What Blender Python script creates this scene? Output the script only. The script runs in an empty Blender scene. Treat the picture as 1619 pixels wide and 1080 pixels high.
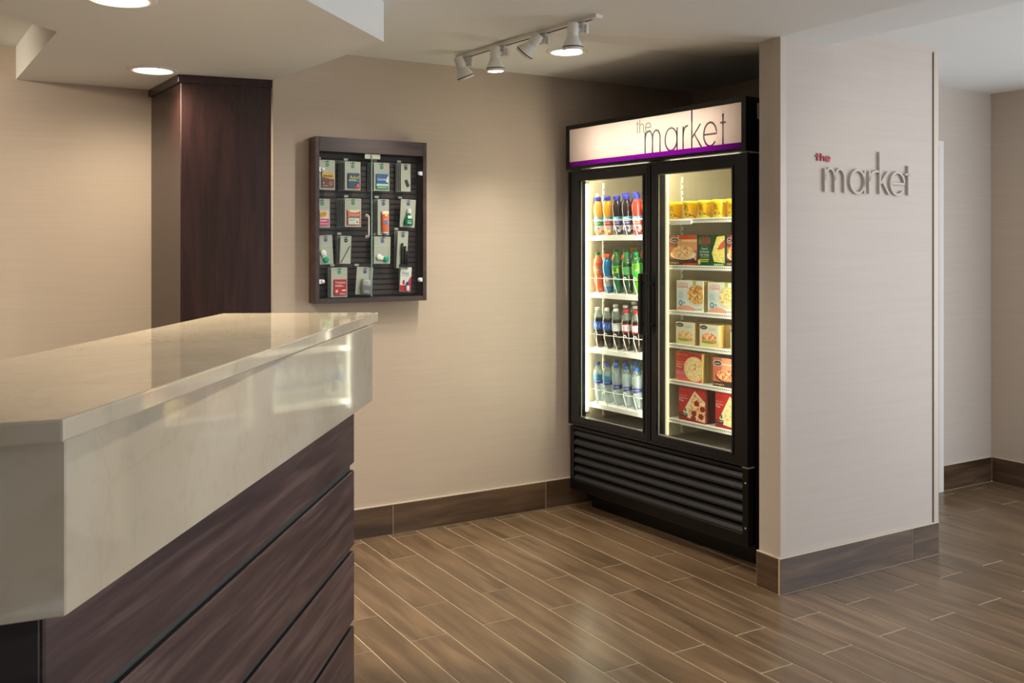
import bpy, bmesh, math, random
from mathutils import Matrix, Vector
random.seed(7)
SC = bpy.context.scene
COL = SC.collection
R = math.radians
# ------------------------------------------------------------------ measured frame of the photograph
F, CX, VH, HC = 1520.0, 809.5, 389.15, 1.45      # focal length (px), principal column, horizon row, eye height
ANG = 0.5392                                     # back wall, partition and floor tiles
ANF = 0.5998                                     # the refrigerator stands turned by 3.5 degrees
cA, sA = math.cos(ANG), math.sin(ANG)
cF, sF = math.cos(ANF), math.sin(ANF)
ROTW = Matrix.Rotation(ANG, 4, 'Z')              # wall frame: x along the back wall, y into it
ROTF = Matrix.Rotation(-(math.pi/2-ANF), 4, 'Z') # refrigerator frame: x along its front, y into it

# ------------------------------------------------------------------ camera
cam = bpy.data.cameras.new('camera')
cam.sensor_width = 36.0; cam.sensor_fit = 'HORIZONTAL'
cam.lens = F*36.0/1619.0
cam.shift_y = -(540.0-VH)/1619.0
cam.clip_start = 0.02; cam.clip_end = 100
camo = bpy.data.objects.new('camera', cam); COL.objects.link(camo)
camo.location = (0, 0, HC); camo.rotation_euler = (R(90), 0, 0)
SC.camera = camo

# ------------------------------------------------------------------ world, exposure, lobby lights
SC.view_settings.view_transform = 'Standard'; SC.view_settings.look = 'None'
SC.view_settings.gamma = 1.0; SC.view_settings.use_curve_mapping = False
SC.view_settings.exposure = 0.18
wd = bpy.data.worlds.new('lobby_surround'); SC.world = wd; wd.use_nodes = True
bg = wd.node_tree.nodes['Background']
bg.inputs['Color'].default_value = (0.93, 0.95, 1.0, 1); bg.inputs['Strength'].default_value = 1.0

def lamp(kind, name, loc, energy, col, aim=None, size=0.06, angle=100, blend=0.6, parent=None):
    l = bpy.data.lights.new(name, kind); l.energy = energy; l.color = col
    if kind == 'SPOT':
        l.spot_size = R(angle); l.spot_blend = blend; l.shadow_soft_size = size
    elif kind == 'AREA':
        l.shape = 'DISK'; l.size = size
    else:
        l.shadow_soft_size = size
    o = bpy.data.objects.new(name, l); COL.objects.link(o); o.location = loc
    d = Vector(aim) if aim else Vector((0, 0, -1))
    o.rotation_euler = d.to_track_quat('-Z', 'Y').to_euler()
    return o
WARM = (1.0, 0.84, 0.63); NEUT = (1.0, 0.91, 0.80); DAY = (0.90, 0.95, 1.0)
# daylight from the lobby windows behind and to the right of the camera
win = bpy.data.lights.new('lobby_window_light', 'AREA'); win.shape = 'RECTANGLE'; win.size = 1.9; win.size_y = 1.9
win.energy = 44; win.color = DAY
wo = bpy.data.objects.new('lobby_window_light', win); COL.objects.link(wo)
wo.location = (4.6, 3.3, 1.25)
wo.rotation_euler = Vector((-1.0, 0.10, 0.05)).to_track_quat('-Z', 'Y').to_euler()
# ceiling spot of the lobby that stands above the picture and washes the partition
lamp('SPOT', 'unseen_spot_light', (1.12, 2.62, 2.36), 36, (1.0, 0.93, 0.86), (0.38, 0.82, -0.40), 0.05, 52, 1.0)
lamp('SPOT', 'unseen_spot_light', (0.1, 1.7, 2.36), 40, NEUT, (0.1, 0.35, -1), 0.06, 120, 0.8)  # added fill lamp over the foreground, no known fixture

lamp('SPOT', 'unseen_spot_light', (-2.95, 3.35, 2.36), 70, WARM, (0.25, 0.75, -0.75), 0.08, 130, 1.0)  # lamp added out of view to brighten the left wall

# ------------------------------------------------------------------ helpers
def lin(c):
    out = []
    for x in c[:3]:
        x = x/255.0
        out.append(x/12.92 if x <= 0.04045 else ((x+0.055)/1.055)**2.4)
    return (out[0], out[1], out[2], 1.0)
MATS = {}
def mat(name, col=(128, 128, 128), rough=0.5, metal=0.0, spec=0.5, emit=None, estr=0.0, grain=0.0, gs=40.0, coat=0.0):
    if name in MATS: return MATS[name]
    m = bpy.data.materials.new(name); m.use_nodes = True; MATS[name] = m
    b = m.node_tree.nodes['Principled BSDF']
    b.inputs['Base Color'].default_value = lin(col)
    b.inputs['Roughness'].default_value = rough; b.inputs['Metallic'].default_value = metal
    b.inputs['Specular IOR Level'].default_value = spec
    if coat: b.inputs['Coat Weight'].default_value = coat; b.inputs['Coat Roughness'].default_value = 0.1
    if emit:
        b.inputs['Emission Color'].default_value = lin(emit); b.inputs['Emission Strength'].default_value = estr
    if grain:
        nt = m.node_tree; N = nt.nodes; L = nt.links
        tc = N.new('ShaderNodeTexCoord'); nz = N.new('ShaderNodeTexNoise'); nz.inputs['Scale'].default_value = gs
        hs = N.new('ShaderNodeHueSaturation'); mr = N.new('ShaderNodeMapRange')
        mr.inputs['To Min'].default_value = 1-grain; mr.inputs['To Max'].default_value = 1+grain
        hs.inputs['Color'].default_value = lin(col)
        L.new(tc.outputs['Object'], nz.inputs['Vector']); L.new(nz.outputs['Fac'], mr.inputs['Value'])
        L.new(mr.outputs['Result'], hs.inputs['Value']); L.new(hs.outputs['Color'], b.inputs['Base Color'])
    return m
def nodes(name):
    m = bpy.data.materials.new(name); m.use_nodes = True; MATS[name] = m
    return m, m.node_tree.nodes, m.node_tree.links, m.node_tree.nodes['Principled BSDF']
def ramp(N, stops, interp='LINEAR'):
    r = N.new('ShaderNodeValToRGB'); r.color_ramp.interpolation = interp
    e = r.color_ramp.elements
    while len(e) < len(stops): e.new(0.5)
    for k, (p, c) in enumerate(stops):
        e[k].position = p; e[k].color = lin(c)
    return r
def wallpaper(name, col):
    m, N, L, b = nodes(name)
    tc = N.new('ShaderNodeTexCoord'); mp = N.new('ShaderNodeMapping'); mp.inputs['Scale'].default_value = (5, 5, 260)
    nz = N.new('ShaderNodeTexNoise'); nz.inputs['Scale'].default_value = 1.0; nz.inputs['Detail'].default_value = 5
    mp2 = N.new('ShaderNodeMapping'); mp2.inputs['Scale'].default_value = (2.2, 2.2, 60)
    nz2 = N.new('ShaderNodeTexNoise'); nz2.inputs['Scale'].default_value = 1.0; nz2.inputs['Detail'].default_value = 3
    ad = N.new('ShaderNodeMath'); ad.operation = 'ADD'
    mr = N.new('ShaderNodeMapRange'); mr.inputs['From Min'].default_value = 0.6; mr.inputs['From Max'].default_value = 1.4
    mr.inputs['To Min'].default_value = 0.955; mr.inputs['To Max'].default_value = 1.045
    hs = N.new('ShaderNodeHueSaturation'); hs.inputs['Color'].default_value = lin(col)
    bp = N.new('ShaderNodeBump'); bp.inputs['Strength'].default_value = 0.06; bp.inputs['Distance'].default_value = 0.002
    L.new(tc.outputs['Object'], mp.inputs['Vector']); L.new(mp.outputs['Vector'], nz.inputs['Vector'])
    L.new(tc.outputs['Object'], mp2.inputs['Vector']); L.new(mp2.outputs['Vector'], nz2.inputs['Vector'])
    L.new(nz.outputs['Fac'], ad.inputs[0]); L.new(nz2.outputs['Fac'], ad.inputs[1])
    L.new(ad.outputs[0], mr.inputs['Value']); L.new(mr.outputs['Result'], hs.inputs['Value'])
    L.new(hs.outputs['Color'], b.inputs['Base Color']); L.new(nz.outputs['Fac'], bp.inputs['Height'])
    L.new(bp.outputs['Normal'], b.inputs['Normal']); b.inputs['Roughness'].default_value = 0.55
    b.inputs['Specular IOR Level'].default_value = 0.3
    return m
def woodtile(name, axis, dark, mid, light, rough=0.36, fine=1.0, amp=0.55):
    """wood look: grain runs along the object axis 0 (x), 1 (y) or 2 (z); every object gets its own piece of the figure and tone"""
    m, N, L, b = nodes(name)
    tc = N.new('ShaderNodeTexCoord'); oi = N.new('ShaderNodeObjectInfo')
    mu = N.new('ShaderNodeMath'); mu.operation = 'MULTIPLY'; mu.inputs[1].default_value = 37.0
    va = N.new('ShaderNodeVectorMath'); va.operation = 'ADD'
    L.new(oi.outputs['Random'], mu.inputs[0]); L.new(tc.outputs['Object'], va.inputs[0]); L.new(mu.outputs[0], va.inputs[1])
    def noise(along, across, det, dist=0.0):
        sc = [across*fine]*3; sc[axis] = along*(0.6+0.4*fine)
        mp = N.new('ShaderNodeMapping'); mp.inputs['Scale'].default_value = sc
        nz = N.new('ShaderNodeTexNoise'); nz.inputs['Scale'].default_value = 1; nz.inputs['Detail'].default_value = det
        nz.inputs['Distortion'].default_value = dist
        L.new(va.outputs[0], mp.inputs['Vector']); L.new(mp.outputs['Vector'], nz.inputs['Vector'])
        return nz
    n1 = noise(2.2, 22, 7, 0.5); n2 = noise(6, 120, 3); n3 = noise(1.5, 5, 2)
    r1 = ramp(N, [(0.34, dark), (0.52, mid), (0.68, light)])
    L.new(n1.outputs['Fac'], r1.inputs['Fac'])
    ma = N.new('ShaderNodeMath'); ma.operation = 'MULTIPLY_ADD'; ma.inputs[1].default_value = amp; ma.inputs[2].default_value = 0.755-amp*0.5
    L.new(n2.outputs['Fac'], ma.inputs[0])
    mb = N.new('ShaderNodeMath'); mb.operation = 'MULTIPLY_ADD'; mb.inputs[1].default_value = 0.5
    L.new(n3.outputs['Fac'], mb.inputs[0]); L.new(ma.outputs[0], mb.inputs[2])
    mc = N.new('ShaderNodeMath'); mc.operation = 'MULTIPLY_ADD'; mc.inputs[1].default_value = 0.13
    L.new(oi.outputs['Random'], mc.inputs[0]); L.new(mb.outputs[0], mc.inputs[2])
    md = N.new('ShaderNodeMath'); md.operation = 'SUBTRACT'; md.inputs[1].default_value = 0.065
    L.new(mc.outputs[0], md.inputs[0])
    hs = N.new('ShaderNodeHueSaturation'); L.new(r1.outputs['Color'], hs.inputs['Color']); L.new(md.outputs[0], hs.inputs['Value'])
    L.new(hs.outputs['Color'], b.inputs['Base Color'])
    bp = N.new('ShaderNodeBump'); bp.inputs['Strength'].default_value = 0.25; bp.inputs['Distance'].default_value = 0.0015
    L.new(n1.outputs['Fac'], bp.inputs['Height']); L.new(bp.outputs['Normal'], b.inputs['Normal'])
    b.inputs['Roughness'].default_value = rough; b.inputs['Specular IOR Level'].default_value = 0.62
    return m
def stone(name):
    m, N, L, b = nodes(name)
    tc = N.new('ShaderNodeTexCoord')
    n1 = N.new('ShaderNodeTexNoise'); n1.inputs['Scale'].default_value = 3.2; n1.inputs['Detail'].default_value = 7; n1.inputs['Distortion'].default_value = 0.9
    n2 = N.new('ShaderNodeTexNoise'); n2.inputs['Scale'].default_value = 26; n2.inputs['Detail'].default_value = 4
    vo = N.new('ShaderNodeTexVoronoi'); vo.feature = 'DISTANCE_TO_EDGE'; vo.inputs['Scale'].default_value = 2.6
    va = N.new('ShaderNodeVectorMath'); va.operation = 'MULTIPLY_ADD'; va.inputs[1].default_value = (0.45, 0.45, 0.45)
    L.new(n1.outputs['Color'], va.inputs[0]); L.new(tc.outputs['Object'], va.inputs[2]); L.new(va.outputs[0], vo.inputs['Vector'])
    L.new(tc.outputs['Object'], n1.inputs['Vector']); L.new(tc.outputs['Object'], n2.inputs['Vector'])
    r1 = ramp(N, [(0.25, (198, 186, 163)), (0.5, (209, 198, 176)), (0.75, (217, 208, 190))]); L.new(n1.outputs['Fac'], r1.inputs['Fac'])
    r2 = ramp(N, [(0.0, (142, 122, 96)), (0.013, (255, 255, 255)), (1.0, (255, 255, 255))]); L.new(vo.outputs['Distance'], r2.inputs['Fac'])
    r3 = ramp(N, [(0.30, (196, 190, 180)), (0.46, (255, 255, 255)), (1, (255, 255, 255))]); L.new(n2.outputs['Fac'], r3.inputs['Fac'])
    x1 = N.new('ShaderNodeMix'); x1.data_type = 'RGBA'; x1.blend_type = 'MULTIPLY'; x1.inputs[0].default_value = 0.08
    x2 = N.new('ShaderNodeMix'); x2.data_type = 'RGBA'; x2.blend_type = 'MULTIPLY'; x2.inputs[0].default_value = 0.14
    L.new(r1.outputs['Color'], x1.inputs[6]); L.new(r2.outputs['Color'], x1.inputs[7])
    L.new(x1.outputs[2], x2.inputs[6]); L.new(r3.outputs['Color'], x2.inputs[7]); L.new(x2.outputs[2], b.inputs['Base Color'])
    b.inputs['Roughness'].default_value = 0.05; b.inputs['Specular IOR Level'].default_value = 0.6
    return m
def food(name, cols, scale=60):
    scale *= 1.7
    m, N, L, b = nodes(name)
    tc = N.new('ShaderNodeTexCoord'); vo = N.new('ShaderNodeTexVoronoi'); vo.inputs['Scale'].default_value = scale
    nz = N.new('ShaderNodeTexNoise'); nz.inputs['Scale'].default_value = scale*0.7; nz.inputs['Detail'].default_value = 3
    ad = N.new('ShaderNodeMath'); ad.operation = 'MULTIPLY_ADD'; ad.inputs[1].default_value = 0.55
    sp = N.new('ShaderNodeSeparateColor'); L.new(vo.outputs['Color'], sp.inputs[0])
    L.new(sp.outputs[0], ad.inputs[0])
    s2 = N.new('ShaderNodeMath'); s2.operation = 'MULTIPLY'; s2.inputs[1].default_value = 0.55
    L.new(nz.outputs['Fac'], s2.inputs[0]); L.new(s2.outputs[0], ad.inputs[2])
    n = len(cols); r = ramp(N, [(0.18+0.64*k/(n-1), c) for k, c in enumerate(cols)])
    L.new(tc.outputs['Object'], vo.inputs['Vector']); L.new(tc.outputs['Object'], nz.inputs['Vector'])
    L.new(ad.outputs[0], r.inputs['Fac']); L.new(r.outputs['Color'], b.inputs['Base Color']); b.inputs['Roughness'].default_value = 0.4
    return m
def seethrough(name, tint, clear, rough=0.05, diff=None, refl=0.09):
    """thin clear sheet: mostly straight transmission, a surface reflection that grows at grazing angles, a trace of its own colour"""
    m, N, L, b = nodes(name)
    out = N['Material Output']; N.remove(b)
    tr = N.new('ShaderNodeBsdfTransparent'); tr.inputs['Color'].default_value = lin(tint)
    gl = N.new('ShaderNodeBsdfGlossy'); gl.inputs['Roughness'].default_value = rough
    fr = N.new('ShaderNodeLayerWeight'); fr.inputs['Blend'].default_value = refl*2.2
    mr = N.new('ShaderNodeMapRange'); mr.inputs['To Min'].default_value = refl*0.4; mr.inputs['To Max'].default_value = min(1.0, refl*6)
    L.new(fr.outputs['Fresnel'], mr.inputs['Value'])
    mx = N.new('ShaderNodeMixShader'); L.new(mr.outputs['Result'], mx.inputs[0])
    if diff:
        df = N.new('ShaderNodeBsdfDiffuse'); df.inputs['Color'].default_value = lin(diff)
        m0 = N.new('ShaderNodeMixShader'); m0.inputs[0].default_value = 1-clear
        L.new(tr.outputs[0], m0.inputs[1]); L.new(df.outputs[0], m0.inputs[2]); L.new(m0.outputs[0], mx.inputs[1])
    else:
        L.new(tr.outputs[0], mx.inputs[1])
    L.new(gl.outputs[0], mx.inputs[2]); L.new(mx.outputs[0], out.inputs['Surface'])
    return m
def backlit(name, col):
    m, N, L, b = nodes(name)
    out = N['Material Output']; N.remove(b)
    tl = N.new('ShaderNodeBsdfTranslucent'); tl.inputs['Color'].default_value = lin(col)
    df = N.new('ShaderNodeBsdfDiffuse'); df.inputs['Color'].default_value = lin(col)
    mx = N.new('ShaderNodeMixShader'); mx.inputs[0].default_value = 0.3
    L.new(tl.outputs[0], mx.inputs[1]); L.new(df.outputs[0], mx.inputs[2]); L.new(mx.outputs[0], out.inputs['Surface'])
    return m

class MB:
    """collects geometry for ONE mesh object"""
    def __init__(self): self.v = []; self.f = []; self.m = []; self.s = []; self.mats = []
    def mi(self, m):
        if m not in self.mats: self.mats.append(m)
        return self.mats.index(m)
    def add(self, vs, fs, m, M=None, smooth=False, fn=None):
        o = len(self.v); k = self.mi(m)
        for p in vs:
            if fn: p = fn(*p)
            p = Vector(p)
            self.v.append(tuple(M @ p) if M else tuple(p))
        for f in fs:
            self.f.append([i+o for i in f]); self.m.append(k); self.s.append(smooth)
        return self
    def box(self, x0, x1, y0, y1, z0, z1, m, M=None):
        vs = [(x0,y0,z0),(x1,y0,z0),(x1,y1,z0),(x0,y1,z0),(x0,y0,z1),(x1,y0,z1),(x1,y1,z1),(x0,y1,z1)]
        return self.add(vs, [(0,3,2,1),(4,5,6,7),(0,1,5,4),(1,2,6,5),(2,3,7,6),(3,0,4,7)], m, M)
    def prism(self, poly, z0, z1, m, M=None):
        n = len(poly)
        vs = [(x,y,z0) for x,y in poly]+[(x,y,z1) for x,y in poly]
        fs = [tuple(range(n-1,-1,-1)), tuple(range(n,2*n))]+[(i,(i+1)%n,n+(i+1)%n,n+i) for i in range(n)]
        return self.add(vs, fs, m, M)
    def lathe(self, prof, m, seg=20, M=None, smooth=True, ms=None):
        for k in range(len(prof)-1):
            (r0,z0),(r1,z1) = prof[k], prof[k+1]
            mm = ms[k] if ms else m
            vs = []; fs = []
            for i in range(seg):
                a = 2*math.pi*i/seg
                vs += [(r0*math.cos(a), r0*math.sin(a), z0), (r1*math.cos(a), r1*math.sin(a), z1)]
            for i in range(seg):
                j = (i+1)%seg
                if r0 < 1e-6: fs.append((2*i, 2*j+1, 2*i+1))
                elif r1 < 1e-6: fs.append((2*i, 2*j, 2*i+1))
                else: fs.append((2*i, 2*j, 2*j+1, 2*i+1))
            self.add(vs, fs, mm, M, smooth)
        return self
    def tube(self, pts, r, m, seg=6, M=None):
        pts = [Vector(p) for p in pts]; rings = []
        for k, p in enumerate(pts):
            d = (pts[min(k+1, len(pts)-1)]-pts[max(k-1, 0)]).normalized()
            u = d.cross(Vector((0.31, 0.12, 1) if abs(d.z) < 0.9 else (1, 0, 0.1))).normalized(); w = d.cross(u)
            rings.append([p+(u*math.cos(2*math.pi*i/seg)+w*math.sin(2*math.pi*i/seg))*r for i in range(seg)])
        vs = [tuple(q) for g in rings for q in g]; fs = []
        for k in range(len(pts)-1):
            for i in range(seg):
                j = (i+1)%seg; fs.append((k*seg+i, k*seg+j, (k+1)*seg+j, (k+1)*seg+i))
        fs.append(tuple(range(seg-1,-1,-1))); fs.append(tuple(range((len(pts)-1)*seg, len(pts)*seg)))
        return self.add(vs, fs, m, M, True)
    def stroke(self, path, w, d0, d1, m, M=None, fn=None):
        """flat ribbon along a 2-D path (x, y), from depth d0 to d1 along z"""
        n = len(path); L = []; Rr = []
        for k in range(n):
            p = Vector(path[k]); a = Vector(path[max(k-1,0)]); b = Vector(path[min(k+1,n-1)])
            d = (b-a).normalized() if (b-a).length > 1e-9 else Vector((1,0))
            q = Vector((-d.y, d.x))*w/2; L.append(p+q); Rr.append(p-q)
        vs = []
        for k in range(n): vs += [(L[k].x,L[k].y,d0),(Rr[k].x,Rr[k].y,d0),(L[k].x,L[k].y,d1),(Rr[k].x,Rr[k].y,d1)]
        fs = [(0,1,3,2)]
        for k in range(n-1):
            a = 4*k; b = a+4
            fs += [(a+2,a+3,b+3,b+2),(a,b,b+1,a+1),(a,a+2,b+2,b),(a+1,b+1,b+3,a+3)]
        e = 4*(n-1); fs.append((e,e+2,e+3,e+1))
        return self.add(vs, fs, m, M, False, fn)
    def build(self, name, parent=None, bevel=0.0, seg=1, M=None):
        me = bpy.data.meshes.new(name)
        me.from_pydata(self.v, [], self.f)
        for m in self.mats: me.materials.append(m)
        me.polygons.foreach_set('material_index', self.m); me.polygons.foreach_set('use_smooth', self.s)
        bm = bmesh.new(); bm.from_mesh(me)
        bmesh.ops.remove_doubles(bm, verts=bm.verts, dist=1e-6)
        bmesh.ops.recalc_face_normals(bm, faces=bm.faces)
        if bevel:
            es = [e for e in bm.edges if len(e.link_faces) == 2 and e.calc_face_angle(0) > 0.6]
            bmesh.ops.bevel(bm, geom=es, offset=bevel, segments=seg, affect='EDGES', profile=0.6, clamp_overlap=True)
        bm.to_mesh(me); bm.free(); me.update()
        o = bpy.data.objects.new(name, me); COL.objects.link(o)
        if parent: o.parent = parent
        if M is not None: o.matrix_local = M
        return o
def tag(o, label=None, cat=None, group=None, kind=None):
    if label: o['label'] = label
    if cat: o['category'] = cat
    if group: o['group'] = group
    if kind: o['kind'] = kind
    return o
def thing(name, M, label, cat, group=None, kind=None):
    o = bpy.data.objects.new(name, None); o.empty_display_size = 0.05; COL.objects.link(o)
    o.matrix_world = M
    return tag(o, label, cat, group, kind)
KIDS = {}
def copy_tree(o, parent=None):
    c = o.copy(); COL.objects.link(c)
    if parent: c.parent = parent
    for ch in [x for x in KIDS.get(o.name, [])]: KIDS.setdefault(c.name, []).append(copy_tree(ch, c))
    return c
def kid(o):
    KIDS.setdefault(o.parent.name, []).append(o); return o
def T(x, y, z): return Matrix.Translation((x, y, z))

TXT = {}
def text_geo(s):
    if s in TXT: return TXT[s]
    cu = bpy.data.curves.new('lettering', 'FONT'); cu.body = s; cu.size = 1; cu.resolution_u = 2
    ob = bpy.data.objects.new('lettering', cu); COL.objects.link(ob)
    dg = bpy.context.evaluated_depsgraph_get(); me = ob.evaluated_get(dg).to_mesh()
    vs = [(v.co.x, v.co.y) for v in me.vertices]; fs = [tuple(p.vertices) for p in me.polygons]
    bpy.data.objects.remove(ob); bpy.data.curves.remove(cu)
    xs = [v[0] for v in vs]; ys = [v[1] for v in vs]
    x0, x1, y0, y1 = min(xs), max(xs), min(ys), max(ys)
    TXT[s] = ([((x-x0)/(x1-x0)-0.5, (y-y0)/max(y1-y0, 1e-6)-0.5) for x, y in vs], fs)
    return TXT[s]
class Art:
    """flat print: shapes in 2-D, each a hair above the one before"""
    def __init__(self): self.sh = []
    def poly(self, pts, m): self.sh.append((pts, [tuple(range(len(pts)))], m)); return self
    def rect(self, x0, y0, x1, y1, m): return self.poly([(x0,y0),(x1,y0),(x1,y1),(x0,y1)], m)
    def ell(self, cx, cy, rx, ry, m, n=20, a0=0, a1=360):
        return self.poly([(cx+rx*math.cos(R(a0+(a1-a0)*k/n)), cy+ry*math.sin(R(a0+(a1-a0)*k/n))) for k in range(n if a1-a0 >= 360 else n+1)], m)
    def text(self, s, cx, cy, w, h, m, slant=0.0, rot=0.0):
        v, f = text_geo(s); c, q = math.cos(R(rot)), math.sin(R(rot)); out = []
        for x, y in v:
            X, Y = x*w+y*h*slant, y*h
            out.append((cx+X*c-Y*q, cy+X*q+Y*c))
        self.sh.append((out, f, m)); return self
    def emit(self, mb, fn, step=0.0003, start=1):
        for k, (pts, fs, m) in enumerate(self.sh):
            mb.add([(x, y, (k+start)*step) for x, y in pts], fs, m, None, False, fn)
FRONT = lambda y=0.0: (lambda a, b, l: (a, y-l, b))       # print on a face that looks along -y

# pixel of the photograph -> place in the wall frame / refrigerator frame
def wall_pt(u, v, off):
    t = (u-CX)/F; Y = off/(-sA*t+cA); return cA*t*Y+sA*Y, HC-(v-VH)*Y/F
def fr_pt(u, v, d):
    t = (u-CX)/F; Y = (3.25+d)/(cF*t+sF); return Y*(sF*t-cF)-SCN, HC-(v-VH)*Y/F
SCN = -3.5525

# ------------------------------------------------------------------ setting materials
M_PAPER = wallpaper('wallcovering_tan', (198, 183, 167))
M_PAPER2 = wallpaper('wallcovering_grey', (193, 183, 174))
M_REAR = wallpaper('wallcovering_taupe', (116, 104, 92))
M_CEIL = mat('ceiling_paint', (233, 236, 236), 0.8, spec=0.2, grain=0.015, gs=3)
M_GROUT = mat('grout', (192, 177, 152), 0.8, grain=0.06, gs=60)
M_CAULK = mat('caulk', (214, 202, 184), 0.6, grain=0.03)
M_PLANK = woodtile('wood_look_tile', 1, (99, 80, 60), (118, 96, 73), (132, 109, 84), 0.29)
M_BASE = woodtile('wood_look_base_tile', 0, (62, 46, 33), (86, 66, 49), (104, 82, 62), 0.34)
M_WENGE = woodtile('dark_stained_wood', 2, (42, 25, 24), (49, 30, 29), (56, 35, 33), 0.27)
M_DESKW = woodtile('purple_brown_wood', 0, (60, 44, 45), (80, 61, 61), (102, 81, 79), 0.42, 1.7, 0.8)
M_STONE = stone('cream_marble')
M_WHITE = mat('white_enamel', (222, 222, 218), 0.4, grain=0.02)
M_CASE = mat('painted_casing', (228, 226, 220), 0.45, grain=0.02)
M_GUARD = mat('corner_guard_vinyl', (196, 184, 170), 0.35, grain=0.02, gs=8)
M_DARKGAP = mat('dark_gap', (60, 48, 38), 0.7, grain=0.05)
ZC = 2.39

def struct(name, mb, M=ROTW, label=None, bevel=0.0):
    o = mb.build(name, None, bevel); o.matrix_world = M
    return tag(o, label, None, None, 'structure')
struct('wall_back', MB().box(1.36, 4.04, 4.468, 4.568, 0, 2.45, M_PAPER), label='tan fabric-covered wall carrying the display cabinet')
struct('wall_nook', MB().box(3.957, 4.04, 2.981, 4.467, 0, 2.45, M_PAPER), label='shadowed tan wall of the alcove behind the refrigerator')
part_wall = struct('wall_partition', MB().box(3.013, 4.04, 2.86, 2.98, 0, 2.45, M_PAPER2), label='pale wall end bearing the market lettering')
struct('wall_right_back', MB().box(4.041, 5.69, 3.577, 3.677, 0, 2.45, M_PAPER2), label='plain pale wall beyond the partition')
struct('wall_right', MB().box(5.59, 5.69, 2.55, 3.576, 0, 2.45, M_PAPER), label='shadowed side wall beyond the partition')
struct('wall_left', MB().box(-3.2, 1.6, 5.09, 5.19, 0, 2.45, M_PAPER), label='cream fabric-covered wall behind the reception desk')
struct('wall_light_block', MB().box(-3.4, 2.6, -1.55, -1.45, 0, 2.45, M_REAR), Matrix(), 'plain pale wall at the back of the lobby')  # put in out of view to keep world light off the desk end
struct('wall_light_block_left', MB().box(-3.5, -3.4, -1.55, 3.6, 0, 2.45, M_REAR), Matrix(), 'unseen taupe side wall added left of the camera to block surround light')  # added side piece, so world light enters only from the right
# ceiling: flat slab, a dropped soffit over the desk, a low shelf of ceiling that meets the partition
ceil = struct('ceiling', MB().box(-4, 6.5, -1.4, 6, ZC, ZC+0.1, M_CEIL), label='painted flat ceiling over the lobby')
mb = MB()
zl = 2.32
vs = [(3.0, -1.4, zl), (3.312, -1.4, zl), (3.312, 2.99, zl), (3.0, 2.99, zl),
      (2.2, -1.4, ZC), (2.2, 3.6, ZC), (3.312, 3.6, ZC), (3.312, -1.4, ZC+0.02), (3.312, 2.99, ZC+0.02)]
mb.add(vs, [(0, 1, 2, 3), (0, 3, 5, 4), (3, 2, 6, 5), (1, 7, 8, 2), (2, 8, 6)], M_CEIL)
struct('ceiling_drop', mb, label='slightly lowered strip of ceiling running to the partition')
sof = [(-1.16, 4.60), (-0.4925, 3.697), (-1.51, -0.17), (-2.58, 0.04), (-1.668, 3.524), (-2.39, 4.61), (-1.7, 5.1), (-1.05, 4.8)]
ZS = 2.236
struct('ceiling_soffit', MB().prism(sof, ZS, ZC+0.02, M_CEIL), Matrix(), 'dropped soffit hanging over the reception desk')
# wood-clad column where the two back walls meet
col = struct('wall_column', MB().prism([(-1.52, 4.41), (-1.10, 4.573), (-1.05, 4.80), (-1.7, 5.15), (-1.90, 4.965)], 0, ZS, M_WENGE), Matrix(),
             'dark stained wood column between the two walls', 0.003)
cap = MB().prism([(-1.525, 4.392), (-1.085, 4.563), (-1.03, 4.80), (-1.7, 5.16), (-1.925, 4.975)], ZS-0.036, ZS-0.0005, M_WENGE).build('capital', col, 0.002)
# corner guards of the partition
for k, (pts, nm) in enumerate([([(3.006, 2.853), (3.040, 2.853), (3.040, 2.8595), (3.0125, 2.8595), (3.0125, 2.90), (3.006, 2.90)], 'trim_1'),
                               ([(4.015, 2.853), (4.047, 2.853), (4.047, 2.985), (4.0405, 2.985), (4.0405, 2.8595), (4.015, 2.8595)], 'trim_2')]):
    struct(nm, MB().prism(pts, 0.154, 2.36, M_GUARD), label=['vinyl corner guard on the refrigerator side of the partition', 'vinyl corner guard on the far edge of the partition'][k])
struct('trim_3', MB().box(4.0118, 4.0148, 2.8585, 2.8598, 0.154, 2.36, M_DARKGAP), label='dark seam beside the far corner guard')
# doorway beyond the partition
door = struct('door_1', MB().box(4.16, 5.045, 3.565, 3.5765, 0.005, 2.03, M_WHITE), label='plain white door beyond the partition')
for x0, x1, z0, z1 in ((5.046, 5.092, 0, 2.07), (4.115, 4.159, 0, 2.07), (4.159, 5.046, 2.03, 2.07)):
    MB().box(x0, x1, 3.553, 3.5765, z0, z1, M_CASE).build('casing', door, 0.003)
MB().box(4.22, 4.25, 3.52, 3.565, 0.99, 1.01, mat('brushed_metal', (170, 168, 162), 0.3, 1.0, grain=0.03)).build('handle', door, 0.004)

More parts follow.
